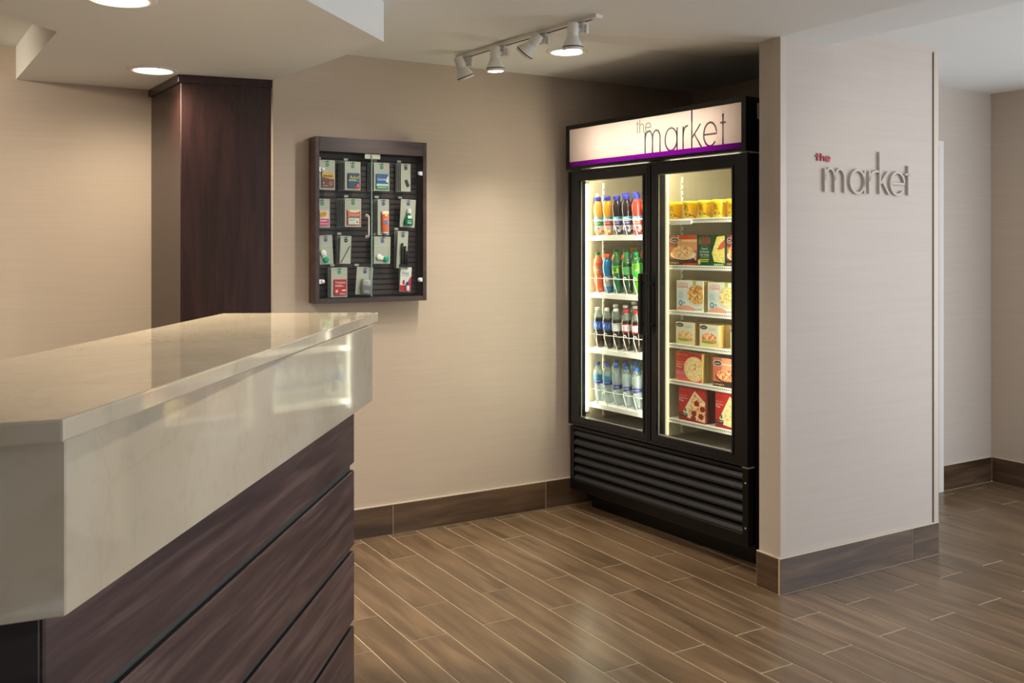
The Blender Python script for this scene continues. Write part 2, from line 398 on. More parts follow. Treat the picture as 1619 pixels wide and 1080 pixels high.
# baseboards: grout backing with single tiles and a caulk bead
def baseboard(name, axis, fixed0, fixed1, cuts, label):
    """axis 'a': runs along x of the wall frame between depths fixed0 < fixed1; axis 'o': the other way"""
    def bx(p0, p1, f0, f1, z0, z1, m):
        return MB().box(p0, p1, f0, f1, z0, z1, m) if axis == 'a' else MB().box(f0, f1, p0, p1, z0, z1, m)
    root = struct(name, bx(cuts[0], cuts[-1], fixed0+0.0018, fixed1-0.0003, 0.0, 0.149, M_GROUT), label=label)
    c = bx(cuts[0], cuts[-1], fixed0+0.001, fixed1-0.0003, 0.1492, 0.1535, M_CAULK).build('caulk_bead', root)
    for p, q in zip(cuts[:-1], cuts[1:]):
        o = bx(-(q-p)/2+0.0015, (q-p)/2-0.0015, fixed0, fixed1-0.001, 0.002, 0.149, M_BASE).build('base_tile', root, 0.0012)
        o.location = ((p+q)/2, 0, 0) if axis == 'a' else (0, (p+q)/2, 0)
        if axis == 'o': o.data.materials[0] = M_BASE2
M_BASE2 = woodtile('wood_look_base_tile_return', 1, (62, 46, 33), (86, 66, 49), (104, 82, 62), 0.34)
baseboard('baseboard_back', 'a', 4.457, 4.468, [1.36, 1.971, 2.885, 3.955], 'wood-look tile base along the tan wall')
baseboard('baseboard_partition', 'a', 2.849, 2.8598, [3.0, 3.859, 4.047], 'wood-look tile base under the market lettering')
baseboard('baseboard_partition_end', 'o', 3.0, 3.0128, [2.8605, 2.985], 'short wood-look tile base on the partition end')
baseboard('baseboard_right_back', 'a', 3.566, 3.577, [5.094, 5.578], 'wood-look tile base on the pale wall beyond')
baseboard('baseboard_right', 'o', 5.579, 5.59, [2.551, 2.66, 3.565], 'wood-look tile base on the shadowed side wall')

# floor of wood-look planks in a running bond
A0, PW = 3.008, 0.1518
flo = struct('floor', MB().box(-3.2, 5.59, -1.4, 5.19, -0.06, -0.0016, M_GROUT), label='wood-look plank tile floor with pale grout lines')
PL = {}
def plank(ac, o0, o1, w=PW-0.0052):
    ln = o1-o0-0.0052
    key = (round(ln, 3), round(w, 3))
    if key not in PL:
        b = MB(); b.box(-w/2, w/2, -ln/2, ln/2, -0.008, 0.0, M_PLANK)
        o = b.build('plank', flo, 0.0009); PL[key] = o.data
    else:
        o = bpy.data.objects.new('plank', PL[key]); COL.objects.link(o); o.parent = flo
    o.location = (ac, (o0+o1)/2, 0)
ODD = [5.28, 4.40, 3.508, 2.645, 1.77, 0.89, 0.01]; EVEN = [4.98, 4.10, 3.217, 2.366, 1.49, 0.61, -0.27]
for n in range(-24, 17):
    ac = A0+(n+0.5)*PW
    top = 5.09 if ac < 1.3 else (4.457 if ac < 3.95 else 3.566)
    js = ODD if n % 2 else EVEN
    edges = [top]+[j for j in js if j < top-0.02]
    for p, q in zip(edges[1:], edges[:-1]): plank(ac, p, q)
wl = 5.578-(A0+17*PW)
for q, p in zip([3.566]+ODD[2:-1], ODD[2:]):
    if q-p > 0.06: plank(A0+17*PW+wl/2, p, q, wl-0.003)

# ------------------------------------------------------------------ reception desk
DR = Vector((-0.78, 2.1, 0)); DM = T(-DR.x, -DR.y, 0)
desk = thing('reception_desk', T(*DR), 'reception desk with cream marble counter, marble apron and dark wood plank front', 'desk')
MB().prism([(-0.570, 1.221), (-0.444, 3.19), (-0.9467, 3.152), (-1.012, 1.045)], 1.200, 1.230, M_STONE, DM).build('countertop', desk, 0.0035, 2)
MB().prism([(-0.590, 1.271), (-0.4415, 3.045), (-0.90, 3.02), (-0.985, 1.094)], 0.960, 1.1995, M_STONE, DM).build('stone_apron', desk, 0.002)
Bn, Bf = Vector((-0.632, 1.30)), Vector((-0.484, 2.95))
e = (Bf-Bn).normalized(); LB = (Bf-Bn).length
FB = DM @ T(Bn.x, Bn.y, 0) @ Matrix.Rotation(math.atan2(e.y, e.x), 4, 'Z')
M_REVEAL = mat('reveal_grey', (96, 98, 96), 0.35, 0.3, grain=0.05)
M_GSHADE = mat('groove_shade_black', (20, 19, 20), 0.5, grain=0.04)
core = MB().prism([(-0.6435, 1.309), (-0.4955, 2.9395), (-0.88, 2.96), (-0.99, 1.16)], 0.0, 0.9595, M_REVEAL, DM).build('plinth', desk)
cuts = [(0.785, 0.9592), (0.534, 0.764), (0.304, 0.516), (0.075, 0.286)]
e2 = Vector((-0.91, -0.41)).normalized()
FB2 = DM @ T(Bn.x, Bn.y, 0) @ Matrix.Rotation(math.atan2(-e2.y, -e2.x), 4, 'Z')
M_DESKSHADE = woodtile('shaded_desk_wood', 0, (24, 20, 24), (34, 29, 33), (46, 40, 44), 0.4)  # darker copy of the desk wood: shade of the angled face as colour
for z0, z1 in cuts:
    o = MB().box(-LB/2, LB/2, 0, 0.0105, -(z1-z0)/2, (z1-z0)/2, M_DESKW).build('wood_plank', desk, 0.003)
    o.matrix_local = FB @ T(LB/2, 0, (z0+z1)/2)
    b = MB().box(-LB/2+0.004, LB/2-0.004, 0.0032, 0.0104, (z1-z0)/2+0.0001, (z1-z0)/2+0.0008, M_GSHADE).build('groove_shade', o)  # groove shade put in as a thin dark strip on the plank top
    o = MB().box(-0.2, 0.2, 0, 0.0085, -(z1-z0)/2, (z1-z0)/2, M_DESKSHADE).build('wood_plank', desk, 0.005)
    o.matrix_local = FB2 @ T(-0.204, 0.0, (z0+z1)/2)

# ------------------------------------------------------------------ ceiling lights
M_LED = mat('lamp_glow', (255, 250, 240), 0.4, emit=(255, 246, 226), estr=14)
M_TRIM = mat('lamp_trim_white', (232, 230, 224), 0.4, grain=0.01)
def downlight(x, y, z, label, watts, col, angle, rin=0.083):
    t = thing('recessed_downlight', T(x, y, z), label, 'ceiling light', 'recessed ceiling downlights')
    MB().lathe([(rin, -0.001), (rin, -0.0075), (rin+0.020, -0.0065), (rin+0.026, -0.0004)], M_TRIM, 32).build('trim_ring', t)
    MB().lathe([(0.0, -0.003), (rin-0.0005, -0.003)], M_LED, 32).build('lens', t)
    l = lamp('SPOT', 'downlight_beam', (x, y, z-0.012), watts, col, None, 0.06, angle, 1.0)
downlight(-1.600, 4.285, ZS, 'lit round downlight in the soffit beside the dark column', 50, WARM, 168)
downlight(-1.245, 3.050, ZS, 'lit round downlight in the soffit above the counter, cut by the picture edge', 165, WARM, 150, 0.088)
downlight(0.265, 4.640, ZC, 'lit round downlight behind the track spotlights', 14, NEUT, 110, 0.075)

# track with four spotlights
M_TRK = mat('track_white', (226, 225, 220), 0.4, grain=0.01)
M_RIM = mat('spot_rim_black', (24, 24, 24), 0.5, grain=0.03)
P0, P1 = Vector((-0.265, 4.750)), Vector((0.349, 3.868))
dv = (P1-P0).normalized(); TL = (P1-P0).length
tr = thing('lighting_track', T(P0.x, P0.y, ZC) @ Matrix.Rotation(math.atan2(dv.y, dv.x), 4, 'Z'), 'white ceiling track carrying four spotlights', 'track light')
MB().box(0.0, TL, -0.017, 0.017, -0.020, -0.0003, M_TRK).build('rail', tr, 0.002)
MB().box(0.02, TL-0.04, -0.005, 0.005, -0.0212, -0.0195, M_RIM).build('rail_slot', tr)
MB().box(TL-0.035, TL+0.003, -0.0185, 0.0185, -0.0225, -0.0004, M_TRK).build('end_cap', tr, 0.002)
side = Vector((-cF, -sF))
def track_point(u):
    t = (u-CX)/F; k = (P0.x-t*P0.y)/(t*dv.y-dv.x); return P0+dv*k
def spot(u, axis, back, lit, label, watts, angle, sx=0.05):
    p = track_point(u)
    t = thing('track_spotlight', T(p.x, p.y, ZC-0.0225), label, 'spotlight', 'track spotlights')
    ax = Vector(axis).normalized()
    yaw = math.atan2(dv.y, dv.x)
    RZ = Matrix.Rotation(yaw, 4, 'Z')
    MB().box(-0.022, 0.022, -0.013, 0.013, -0.045, 0.0005, M_TRK, RZ).build('adapter', t, 0.004, 2)
    MB().box(0.026, 0.034, -0.007, 0.007, -0.050, -0.012, M_TRK, RZ).build('locking_lever', t, 0.002)
    piv = Vector((side.x*sx, side.y*sx, -0.030))
    MB().tube([(0, 0, -0.030), tuple(piv)], 0.010, M_TRK, 8).build('arm', t)
    q = ax.to_track_quat('-Z', 'Y').to_matrix().to_4x4()
    H = T(*(piv-ax*back)) @ q
    MB().lathe([(0.0, 0.0), (0.021, 0.0), (0.0235, -0.004), (0.0235, -0.052), (0.0225, -0.054), (0.0235, -0.056), (0.030, -0.072), (0.040, -0.090), (0.0415, -0.098)], M_TRK, 24, H).build('housing', t)
    MB().lathe([(0.0415, -0.098), (0.0425, -0.0985), (0.0425, -0.102), (0.0415, -0.1025)], M_RIM, 24, H).build('rim', t)
    MB().lathe([(0.0415, -0.1025), (0.040, -0.112), (0.035, -0.113)], M_TRK, 24, H).build('collar', t)
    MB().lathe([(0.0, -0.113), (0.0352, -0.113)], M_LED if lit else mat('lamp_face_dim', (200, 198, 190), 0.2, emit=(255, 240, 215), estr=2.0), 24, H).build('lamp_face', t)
    w = Vector((p.x, p.y, ZC-0.0225))+piv-ax*back+ax*0.122
    lamp('SPOT', 'track_spot_beam', w, watts, WARM if watts < 0 else (1.0, 0.89, 0.75), ax, 0.03, angle, 0.7)
spot(741, (0.40, 0.22, -1.0), 0.028, False, 'white track spotlight at the far end, tilted towards the refrigerator', 16, 80)
spot(797, (0.03, 0.04, -1.0), 0.024, True, 'lit white track spotlight, second from the far end of the track', 22, 120)
spot(861, (-0.72, 0.30, -0.85), 0.030, False, 'white track spotlight, second from the near end, tilted away', 22, 80)
spot(921, (0.0, 0.02, -1.0), 0.024, True, 'lit white track spotlight at the near end of the track', 18, 110)

# ------------------------------------------------------------------ thin geometric lettering (m a r k e t / t h e), drawn as strokes
def arc(cx, cy, rx, ry, a0, a1, n=14):
    return [(cx+rx*math.cos(R(a0+(a1-a0)*k/n)), cy+ry*math.sin(R(a0+(a1-a0)*k/n))) for k in range(n+1)]
def glyph(ch, x0, x1, y0, xh, top, bar=None):
    """centre lines of a letter between x0 and x1, base line y0, x-height xh, ascender height top"""
    w = x1-x0; y1 = y0+xh
    if ch == 'm':
        r = w/4; return [[(x0, y0), (x0, y1)], [(x0, y0+0.5*xh)]+arc(x0+r, y1-r*1.5, r, r*1.5, 180, 0)+[(x0+2*r, y0)], [(x0+2*r, y0+0.5*xh)]+arc(x0+3*r, y1-r*1.5, r, r*1.5, 180, 0)+[(x1, y0)]]
    if ch == 'a': return [arc((x0+x1)/2, y0+xh/2, w/2, xh/2, 0, 360, 28), [(x1, y0), (x1, y1)]]
    if ch == 'r': return [[(x0, y0), (x0, y1)], [(x0, y0+0.55*xh)]+arc(x0+w*0.95, y1-0.42*xh, w*0.95, 0.42*xh, 180, 80, 8)]
    if ch == 'k': return [[(x0, y0), (x0, top)], [(x0, y0+0.42*xh), (x1-0.1*w, y1)], [(x0+0.28*w, y0+0.58*xh), (x1, y0)]]
    if ch == 'e': return [[(x0, y0+xh*0.5), (x1, y0+xh*0.5)]+arc((x0+x1)/2, y0+xh/2, w/2, xh/2, 0, 320, 26)[1:]]
    if ch == 't': xm = (x0+x1)/2; b = bar if bar else y1; return [[(xm, y0), (xm, top)], [(x0, b), (x1, b)]]
    if ch == 'h': return [[(x0, y0), (x0, top)], [(x0, y0+0.5*xh)]+arc((x0+x1)/2, y1-w/2, w/2, w/2, 180, 0)+[(x1, y0)]]
M_SIGNG = mat('brushed_letter_grey', (186, 179, 170), 0.5, 0.0, grain=0.03, gs=80)
M_SIGNR = mat('letter_red', (170, 22, 40), 0.4, grain=0.03)
SO = 2.86
sa, sz = 3.40, 1.75
sign = thing('wall_sign', ROTW @ T(sa, SO, sz), 'raised pale metal letters spelling market under small red letters on the partition', 'sign')
def sg(u): return wall_pt(u, 300, SO-0.012)[0]-sa
zb = 1.683-sz; xh = 0.101
for ch, u0, u1, top in (('m', 1305, 1336, 0), ('a', 1345, 1367.5, 0), ('r', 1375, 1388, 0), ('k', 1391.5, 1406, 1.871-sz), ('e', 1408.5, 1430, 0), ('t', 1431.5, 1442, 1.818-sz)):
    mb = MB()
    for p in glyph(ch, sg(u0), sg(u1), zb, xh, top, 1.778-sz): mb.stroke(p, 0.0095, 0.002, 0.013, M_SIGNG, None, lambda a, b, l: (a, -l, b))
    mb.build('letter', sign)
for ch, u0, u1 in (('t', 1292, 1298), ('h', 1300.5, 1306), ('e', 1308.5, 1314.5)):
    mb = MB()
    for p in glyph(ch, sg(u0), sg(u1), 1.815-sz, 0.021, 1.847-sz, 1.836-sz): mb.stroke(p, 0.0064, 0.001, 0.006, M_SIGNR, None, lambda a, b, l: (a, -l, b))
    o = mb.build('letter', sign); o['label'] = 'small red letter'

# ------------------------------------------------------------------ display cabinet on the tan wall
M_CABW = woodtile('espresso_wood', 0, (44, 29, 25), (60, 41, 35), (74, 52, 44), 0.32)
M_CABB = mat('slat_board_dark', (66, 48, 44), 0.45, grain=0.08); M_CABG = mat('slat_board_groove', (24, 18, 17), 0.6, grain=0.05)
M_PANE = seethrough('display_glass', (250, 253, 251), 1.0, 0.01, None, 0.018)
M_EDGE = mat('glass_edge_green', (150, 190, 175), 0.2, grain=0.05)
M_CHROME = mat('chrome', (225, 225, 228), 0.12, 1.0, grain=0.02)
M_KNOB = mat('pearl_knob', (228, 226, 230), 0.25, 0.2, grain=0.02)
M_TAGP = mat('price_tag_paper', (206, 206, 204), 0.6, grain=0.03)
M_INK = mat('print_black', (22, 22, 22), 0.5, grain=0.02)
M_HOOK = mat('hook_black', (26, 26, 28), 0.35, 0.4, grain=0.03)
OW, OFc = 4.468, 4.378
aL, zT = wall_pt(498.3, 215.5, OFc); aR, _ = wall_pt(674.7, 225.6, OFc); zB = 1.1765; zT = 1.970
CW, CH = aR-aL, zT-zB; ca = (aL+aR)/2
CM = ROTW @ T(ca, OW, zB)
cab = thing('display_cabinet', CM, 'shallow dark wood wall cabinet with glass doors holding hanging travel packs', 'cabinet')
D = OW-OFc
hw = CW/2
mb = MB().box(-hw+0.02, hw-0.02, -0.010, -0.0005, 0.02, CH-0.06, M_CABG)
ns = 26
for k in range(ns):
    z0 = 0.026+k*(CH-0.10)/ns
    mb.box(-hw+0.021, hw-0.021, -0.0165, -0.011, z0+0.007, z0+(CH-0.10)/ns, M_CABB)
mb.build('slat_board', cab)
MB().box(-hw, -hw+0.021, -D, -0.0005, 0, CH, M_CABW).build('side_stile', cab, 0.001)
MB().box(hw-0.021, hw, -D, -0.0005, 0, CH, M_CABW).build('side_stile', cab, 0.001)
MB().box(-hw+0.021, hw-0.021, -D, -0.0005, CH-0.069, CH-0.0003, M_CABW).build('top_rail', cab, 0.001)
MB().box(-hw+0.021, hw-0.021, -D, -0.0005, 0.0003, 0.024, M_CABW).build('bottom_rail', cab, 0.001)
def ca_pt(u, v, y=0.0):
    a, z = wall_pt(u, v, OW+y); return a-ca, z-zB
xm = ca_pt(587.5, 350, -D+0.008)[0]
for x0, x1, nm in ((-hw+0.023, xm-0.0015, 0), (xm+0.0015, hw-0.023, 1)):
    g = MB().box(x0, x1, -D+0.006, -D+0.010, 0.027, CH-0.074, M_PANE).build('glass_door', cab)
    ex = x1 if nm == 0 else x0
    MB().box(ex-0.0008, ex+0.0008, -D+0.0055, -D+0.0105, 0.027, CH-0.074, M_EDGE).build('glass_edge', g)
    hx = x0+0.016 if nm == 0 else x1-0.016
    for hz in (0.105, CH-0.155):
        b = MB().lathe([(0, 0.0), (0.010, 0.0), (0.0105, 0.004), (0.008, 0.010), (0, 0.011)], M_KNOB, 16, T(hx, -D+0.006, hz) @ Matrix.Rotation(R(90), 4, 'X'))
        s = -1 if nm == 0 else 1
        b.box(min(hx, hx+s*0.018), max(hx, hx+s*0.018), -D+0.0035, -D+0.0065, hz-0.010, hz+0.010, M_CHROME)
        b.build('hinge_clamp', g)
    if nm == 0:
        h = MB(); hx = x1-0.026; z0, z1 = ca_pt(577, 374.5, -D)[1], ca_pt(577, 341, -D)[1]
        h.tube([(hx, -D+0.006, z0), (hx, -D-0.016, z0), (hx+0.002, -D-0.019, z0+0.008), (hx+0.002, -D-0.019, z1-0.008), (hx, -D-0.016, z1), (hx, -D+0.006, z1)], 0.0042, M_KNOB, 8)
        for zz in (z0, z1): h.lathe([(0, 0), (0.008, 0.0), (0.008, 0.004), (0, 0.005)], M_KNOB, 12, T(hx, -D+0.006, zz) @ Matrix.Rotation(R(90), 4, 'X'))
        h.build('pull_handle', g, 0)
x0 = ca_pt(577, 247, -D+0.01)[0]; x1 = ca_pt(601.5, 247, -D+0.01)[0]
MB().box(x0, x1, -D+0.011, -D+0.015, CH-0.094, CH-0.0695, mat('door_catch_plate', (190, 186, 176), 0.35, 0.3, grain=0.03)).build('catch_plate', cab, 0.001)

# hanging packs -------------------------------------------------------
CARD = mat('card_grey', (190, 189, 180), 0.35, grain=0.03)
BLIS = seethrough('blister_plastic', (242, 246, 246), 0.82, 0.08, (200, 205, 205), 0.10)
FLANGE = seethrough('clear_flange', (214, 220, 220), 0.55, 0.1, (128, 132, 132), 0.05)
CARDE = mat('plastic_edge', (222, 225, 222), 0.3, grain=0.03)
PAL = {}
def pc(r, g, b, rough=0.4):
    k = (r, g, b, rough)
    if k not in PAL: PAL[k] = mat('print_%02x%02x%02x_%d' % (r, g, b, int(rough*100)), (r, g, b), rough, grain=0.02)
    return PAL[k]
def rrect(x0, x1, z0, z1, r=0.003, n=3):
    pts = []
    for cx, cz, a in ((x1-r, z1-r, 0), (x0+r, z1-r, 90), (x0+r, z0+r, 180), (x1-r, z0+r, 270)):
        pts += [(cx+r*math.cos(R(a+90*k/n)), cz+r*math.sin(R(a+90*k/n))) for k in range(n+1)]
    return pts
FACE = lambda a, b, l: (a, -l, b)
def logo(art, w, h, col, cx=0.0):
    art.rect(cx-0.013, -0.0095, cx+0.013, -0.0065, M_INK)
    art.ell(cx, -0.022, 0.0098, 0.0098, pc(*col))
    art.text('travel', cx, -0.022, 0.013, 0.0035, pc(230, 240, 235))
    art.rect(w*0.26, -0.011, w*0.40, -0.0085, pc(150, 150, 146))
    art.rect(-w*0.42, -0.011, -w*0.22, -0.0092, pc(160, 160, 156))
def make_card(root, w, h, col, vertical_words=False, cx=0.0, face=None):
    mb = MB(); m = face or CARD
    pts = rrect(-w/2, w/2, -h, 0.0)
    n = len(pts)
    mb.add([(x, 0.0004, z) for x, z in pts]+[(x, -0.0008, z) for x, z in pts],
           [tuple(range(n)), tuple(range(2*n-1, n-1, -1))]+[(i, (i+1) % n, n+(i+1) % n, n+i) for i in range(n)], m)
    art = Art()
    if col: logo(art, w, h, col, cx)
    if vertical_words: art.text('personal care', w*0.36, -h*0.62, h*0.52, 0.0052, pc(120, 120, 116), 0, 90)
    art.emit(mb, lambda a, b, l: (a, -0.0008-l, b))
    return kid(mb.build('card', root))
GREEN, BLUE, BLACK = (0, 150, 95), (58, 84, 150), (40, 40, 42)
rowname = {1: 'top row', 2: 'second row', 3: 'third row', 4: 'bottom row'}
def hook(x, z, length):
    mb = MB(); mb.tube([(x, -0.014, z+0.004), (x, -0.0165-length, z), (x+0.001, -0.020-length, z+0.004)], 0.0016, M_HOOK, 6)
    mb.build('hook', cab)
def pack(u0, u1, v0, v1, spares, look, label, spare_label=None, col=GREEN, tilt=0.0, yoff=-0.070, words=False, cx=0.0, tagu=None, face=None):
    """front card of a hook from its rectangle in the photograph, with the spare cards hanging behind it"""
    xa, za = ca_pt((u0+u1)/2, v0, yoff); _, zb = ca_pt((u0+u1)/2, v1, yoff)
    w = ca_pt(u1, v0, yoff)[0]-ca_pt(u0, v0, yoff)[0]; h = za-zb
    root = thing('hanging_pack', CM @ T(xa, yoff, za) @ Matrix.Rotation(R(tilt), 4, 'Y'), label, 'pack', 'travel packs in the display cabinet')
    make_card(root, w, h, col, words, cx, face)
    look(root, w, h)
    hook(xa+cx, za-0.0065, -yoff-0.012)
    sp = None
    for k in range(spares):
        y = yoff+0.0105*(k+1)
        if sp is None:
            sp = thing('hanging_pack', CM @ T(xa-0.004, y, za), 'first '+spare_label, 'pack', 'cards behind the '+spare_label.split(' the ')[1]); make_card(sp, w-0.011, h-0.002, None, False, cx, face); sp.children[0].location = (0.005, 0, -0.001)
            fl = MB().box(-w/2, w/2, -0.0004, 0.0, -h, 0, FLANGE)
            for x in (-w/2, w/2-0.0009): fl.box(x, x+0.0013, -0.0016, 0.0004, -h+0.002, -0.002, CARDE)
            fl.box(-w/2, -w/2+0.010, -0.0016, 0.0004, -0.0009, 0, CARDE); fl.box(-w/2, -w/2+0.010, -0.0016, 0.0004, -h, -h+0.0009, CARDE)
            KIDS[sp.name].append(fl.build('plastic_flange', sp))
            MB().box(-w*0.32, w*0.32, -0.0075, -0.0009, -h*0.93, -h*0.42, BLIS).build('blister', sp, 0.002)
            KIDS[sp.name].append([o for o in sp.children if o.name.startswith('blister')][0])
        else:
            c = copy_tree(sp); c['label'] = ['second', 'third', 'fourth', 'fifth', 'sixth'][k-1]+' '+spare_label; c.matrix_world = CM @ T(xa-0.004*(k+1), y, za-0.0004*k)
    # price tag on its own wire above the hook
    tg = MB().box(-0.010, 0.010, -0.002, 0.0, 0, 0.010, M_TAGP); a = Art().text('$1.99', 0, 0.005, 0.014, 0.005, M_INK); a.emit(tg, lambda p, q, l: (p, -0.002-l, q))
    o = tg.build('price_tag', cab); o.location = (xa-0.028 if tagu is None else ca_pt(tagu, v0, -0.03)[0], -0.030-0.011*min(spares, 2), za+0.006)
def slab(root, x0, x1, z0, z1, d, m, art=None, nm='box', bev=0.0012):
    mb = MB().box(x0, x1, -0.001-d, -0.0011, z0, z1, m)
    o = mb.build(nm, root, bev)
    if art:
        m2 = MB(); art.emit(m2, lambda a, b, l: (a, -0.0012-d-l, b)); p = m2.build('print', o)
    return o
def look_bayer(r, w, h):
    a = Art(); x0, x1, z0, z1 = -w*0.36, w*0.42, -h*0.93, -h*0.40; W, H = x1-x0, z1-z0
    a.rect(x0, z0, x1, z0+H*0.55, pc(112, 62, 66)); a.poly([(x0, z0+H*0.55), (x1, z0+H*0.42), (x1, z0+H*0.5), (x0+W*0.4, z0+H*0.62), (x0, z0+H*0.66)], pc(150, 60, 40))
    a.ell(x0+W*0.72, z0+H*0.25, W*0.16, H*0.17, pc(160, 104, 108)); a.text('BAYER', (x0+x1)/2, z0+H*0.74, W*0.74, H*0.14, pc(60, 44, 20))
    a.rect(x0+W*0.06, z0+H*0.1, x0+W*0.5, z0+H*0.14, pc(200, 180, 170)); a.ell(x0+W*0.12, z0+H*0.3, W*0.05, H*0.04, pc(235, 230, 225))
    slab(r, x0, x1, z0, z1, 0.006, pc(222, 178, 92), a)
def look_advil(r, w, h):
    a = Art(); x0, x1, z0, z1 = -w*0.32, w*0.42, -h*0.93, -h*0.40; W, H = x1-x0, z1-z0
    a.text('Advil', (x0+x1)/2+W*0.03, z0+H*0.72, W*0.78, H*0.22, pc(236, 218, 60)); a.rect(x0+W*0.05, z0+H*0.52, x0+W*0.72, z0+H*0.56, pc(225, 228, 230)); a.rect(x0+W*0.05, z0+H*0.46, x1-W*0.05, z0+H*0.50, pc(120, 160, 200))
    a.poly([(x1-W*0.48, z0), (x1, z0), (x1, z0+H*0.42)], pc(200, 40, 40)); a.text('2', x1-W*0.17, z0+H*0.2, W*0.13, H*0.12, pc(240, 235, 235))
    slab(r, x0, x1, z0, z1, 0.006, pc(52, 74, 104), a)
def look_claritin(r, w, h):
    a = Art(); x0, x1, z0, z1 = -w*0.36, w*0.40, -h*0.93, -h*0.40; W, H = x1-x0, z1-z0
    a.rect(x0, z0, x1, z0+H*0.20, pc(38, 140, 66)); a.rect(x0, z0+H*0.20, x1, z0+H*0.34, pc(200, 222, 226)); a.poly([(x1, z0+H*0.9), (x1, z0+H*0.4), (x1-W*0.22, z0+H*0.5), (x1-W*0.14, z0+H*0.75)], pc(232, 236, 232))
    a.text('Claritin', x0+W*0.42, z0+H*0.64, W*0.72, H*0.15, pc(240, 244, 248)); a.rect(x0+W*0.08, z0+H*0.08, x1-W*0.1, z0+H*0.12, pc(220, 236, 222))
    slab(r, x0, x1, z0, z1, 0.006, pc(44, 98, 168), a)
def look_comb(r, w, h):
    mb = MB().box(-0.0065, 0.0065, -0.006, -0.001, -0.036, 0.0, pc(66, 62, 52), T(0.0, 0, -h*0.58) @ Matrix.Rotation(R(-22), 4, 'Y'))
    for k in range(7): mb.box(-0.0064, 0.0064, -0.0068, -0.005, -0.034+k*0.0048, -0.032+k*0.0048, pc(48, 46, 40), T(0.0, 0, -h*0.58) @ Matrix.Rotation(R(-22), 4, 'Y'))
    mb.build('lint_brush', r)
def look_pink(r, w, h):
    a = Art(); x0, x1, z0, z1 = -w*0.49, w*0.36, -h*0.93, -h*0.40; W, H = x1-x0, z1-z0
    a.rect(x0, z0, x1, z0+H*0.45, pc(222, 78, 130)); a.rect(x0, z0+H*0.10, x1-W*0.1, z0+H*0.14, pc(250, 210, 225)); a.rect(x0, z0+H*0.28, x1-W*0.2, z0+H*0.35, pc(246, 200, 218))
    a.poly([(x0+W*0.05, z0+H*0.62), (x0+W*0.12, z0+H*0.86), (x0+W*0.62, z0+H*0.95), (x0+W*0.76, z0+H*0.78), (x0+W*0.66, z0+H*0.62), (x0+W*0.22, z0+H*0.52)], pc(228, 172, 40))
    a.text('Pepto', x0+W*0.4, z0+H*0.74, W*0.5, H*0.13, pc(180, 40, 40), 0.1, 6)
    slab(r, x0, x1, z0, z1, 0.006, pc(240, 214, 216), a)
def look_dayquil(r, w, h):
    a = Art(); x0, x1, z0, z1 = -w*0.36, w*0.42, -h*0.93, -h*0.40; W, H = x1-x0, z1-z0
    a.ell((x0+x1)/2, z0+H*1.0, W*0.5, H*0.18, pc(236, 232, 222), 14, 180, 360); a.rect(x0+W*0.08, z0+H*0.04, x1-W*0.08, z0+H*0.48, pc(216, 226, 218)); a.rect(x0+W*0.08, z0+H*0.46, x1-W*0.08, z0+H*0.53, pc(44, 140, 150))
    a.text('DayQuil', (x0+x1)/2, z0+H*0.67, W*0.78, H*0.16, pc(250, 236, 222)); a.ell(x1-W*0.24, z0+H*0.2, W*0.09, H*0.07, pc(232, 130, 90)); a.rect(x0+W*0.14, z0+H*0.3, x0+W*0.5, z0+H*0.34, pc(90, 170, 170)); a.ell(x0+W*0.14, z0+H*0.94, W*0.05, H*0.04, pc(226, 190, 40))
    slab(r, x0, x1, z0, z1, 0.006, pc(222, 92, 52), a)
def look_tube(r, w, h):
    hh = 0.150
    prof = [(0.0, 0), (0.008, 0), (0.009, 0.002), (0.009, 0.013)]
    S = Matrix.Diagonal((1.0, 0.42, 1.0, 1.0))
    M0 = T(w*0.10, -0.0075, -0.052-hh+0.020) @ S
    MB().lathe(prof, pc(84, 74, 150), 16, M0).build('cap', r)
    b = MB().lathe([(0.009, 0.0132), (0.0175, 0.020), (0.018, 0.06), (0.018, 0.108), (0.0185, 0.122), (0.0, 0.1225)], pc(226, 112, 62), 18, M0,
                   ms=[pc(240, 236, 230), pc(226, 112, 62), pc(226, 112, 62), pc(240, 236, 230), pc(240, 236, 230)]).build('tube', r)
    a = Art(); x = w*0.10; zt = -0.052
    a.rect(x-0.012, zt-0.072, x+0.012, zt-0.056, pc(92, 122, 176)); a.text('fresh mint', x, zt-0.046, 0.021, 0.0055, pc(250, 240, 232)); a.ell(x+0.002, zt-0.024, 0.007, 0.011, pc(246, 206, 120))
    m2 = MB(); a.emit(m2, lambda p, q, l: (p, -0.0155-l, q)); m2.build('print', b)
def look_mouthwash(r, w, h):
    M0 = T(0.001, -0.012, -h*0.945) @ Matrix.Diagonal((1.25, 0.62, 1.0, 1.0))
    b = MB().lathe([(0, 0), (0.016, 0), (0.0185, 0.006), (0.018, 0.025), (0.013, 0.046), (0.007, 0.056), (0.007, 0.062)], pc(10, 118, 84, 0.15), 18, M0).build('bottle', r)
    MB().lathe([(0.0088, 0.0622), (0.0088, 0.082), (0.007, 0.084), (0, 0.084)], pc(196, 200, 198, 0.3), 16, M0).build('bottle_cap', r)
    a = Art(); zt = -h*0.945
    a.rect(-0.009, zt+0.036, 0.011, zt+0.050, pc(210, 226, 220)); a.text('mint', 0.001, zt+0.024, 0.022, 0.007, pc(190, 226, 206), 0.2); a.rect(-0.010, zt+0.012, 0.012, zt+0.016, pc(170, 214, 194))
    m2 = MB(); a.emit(m2, lambda p, q, l: (p, -0.0240-l, q)); m2.build('print', b)
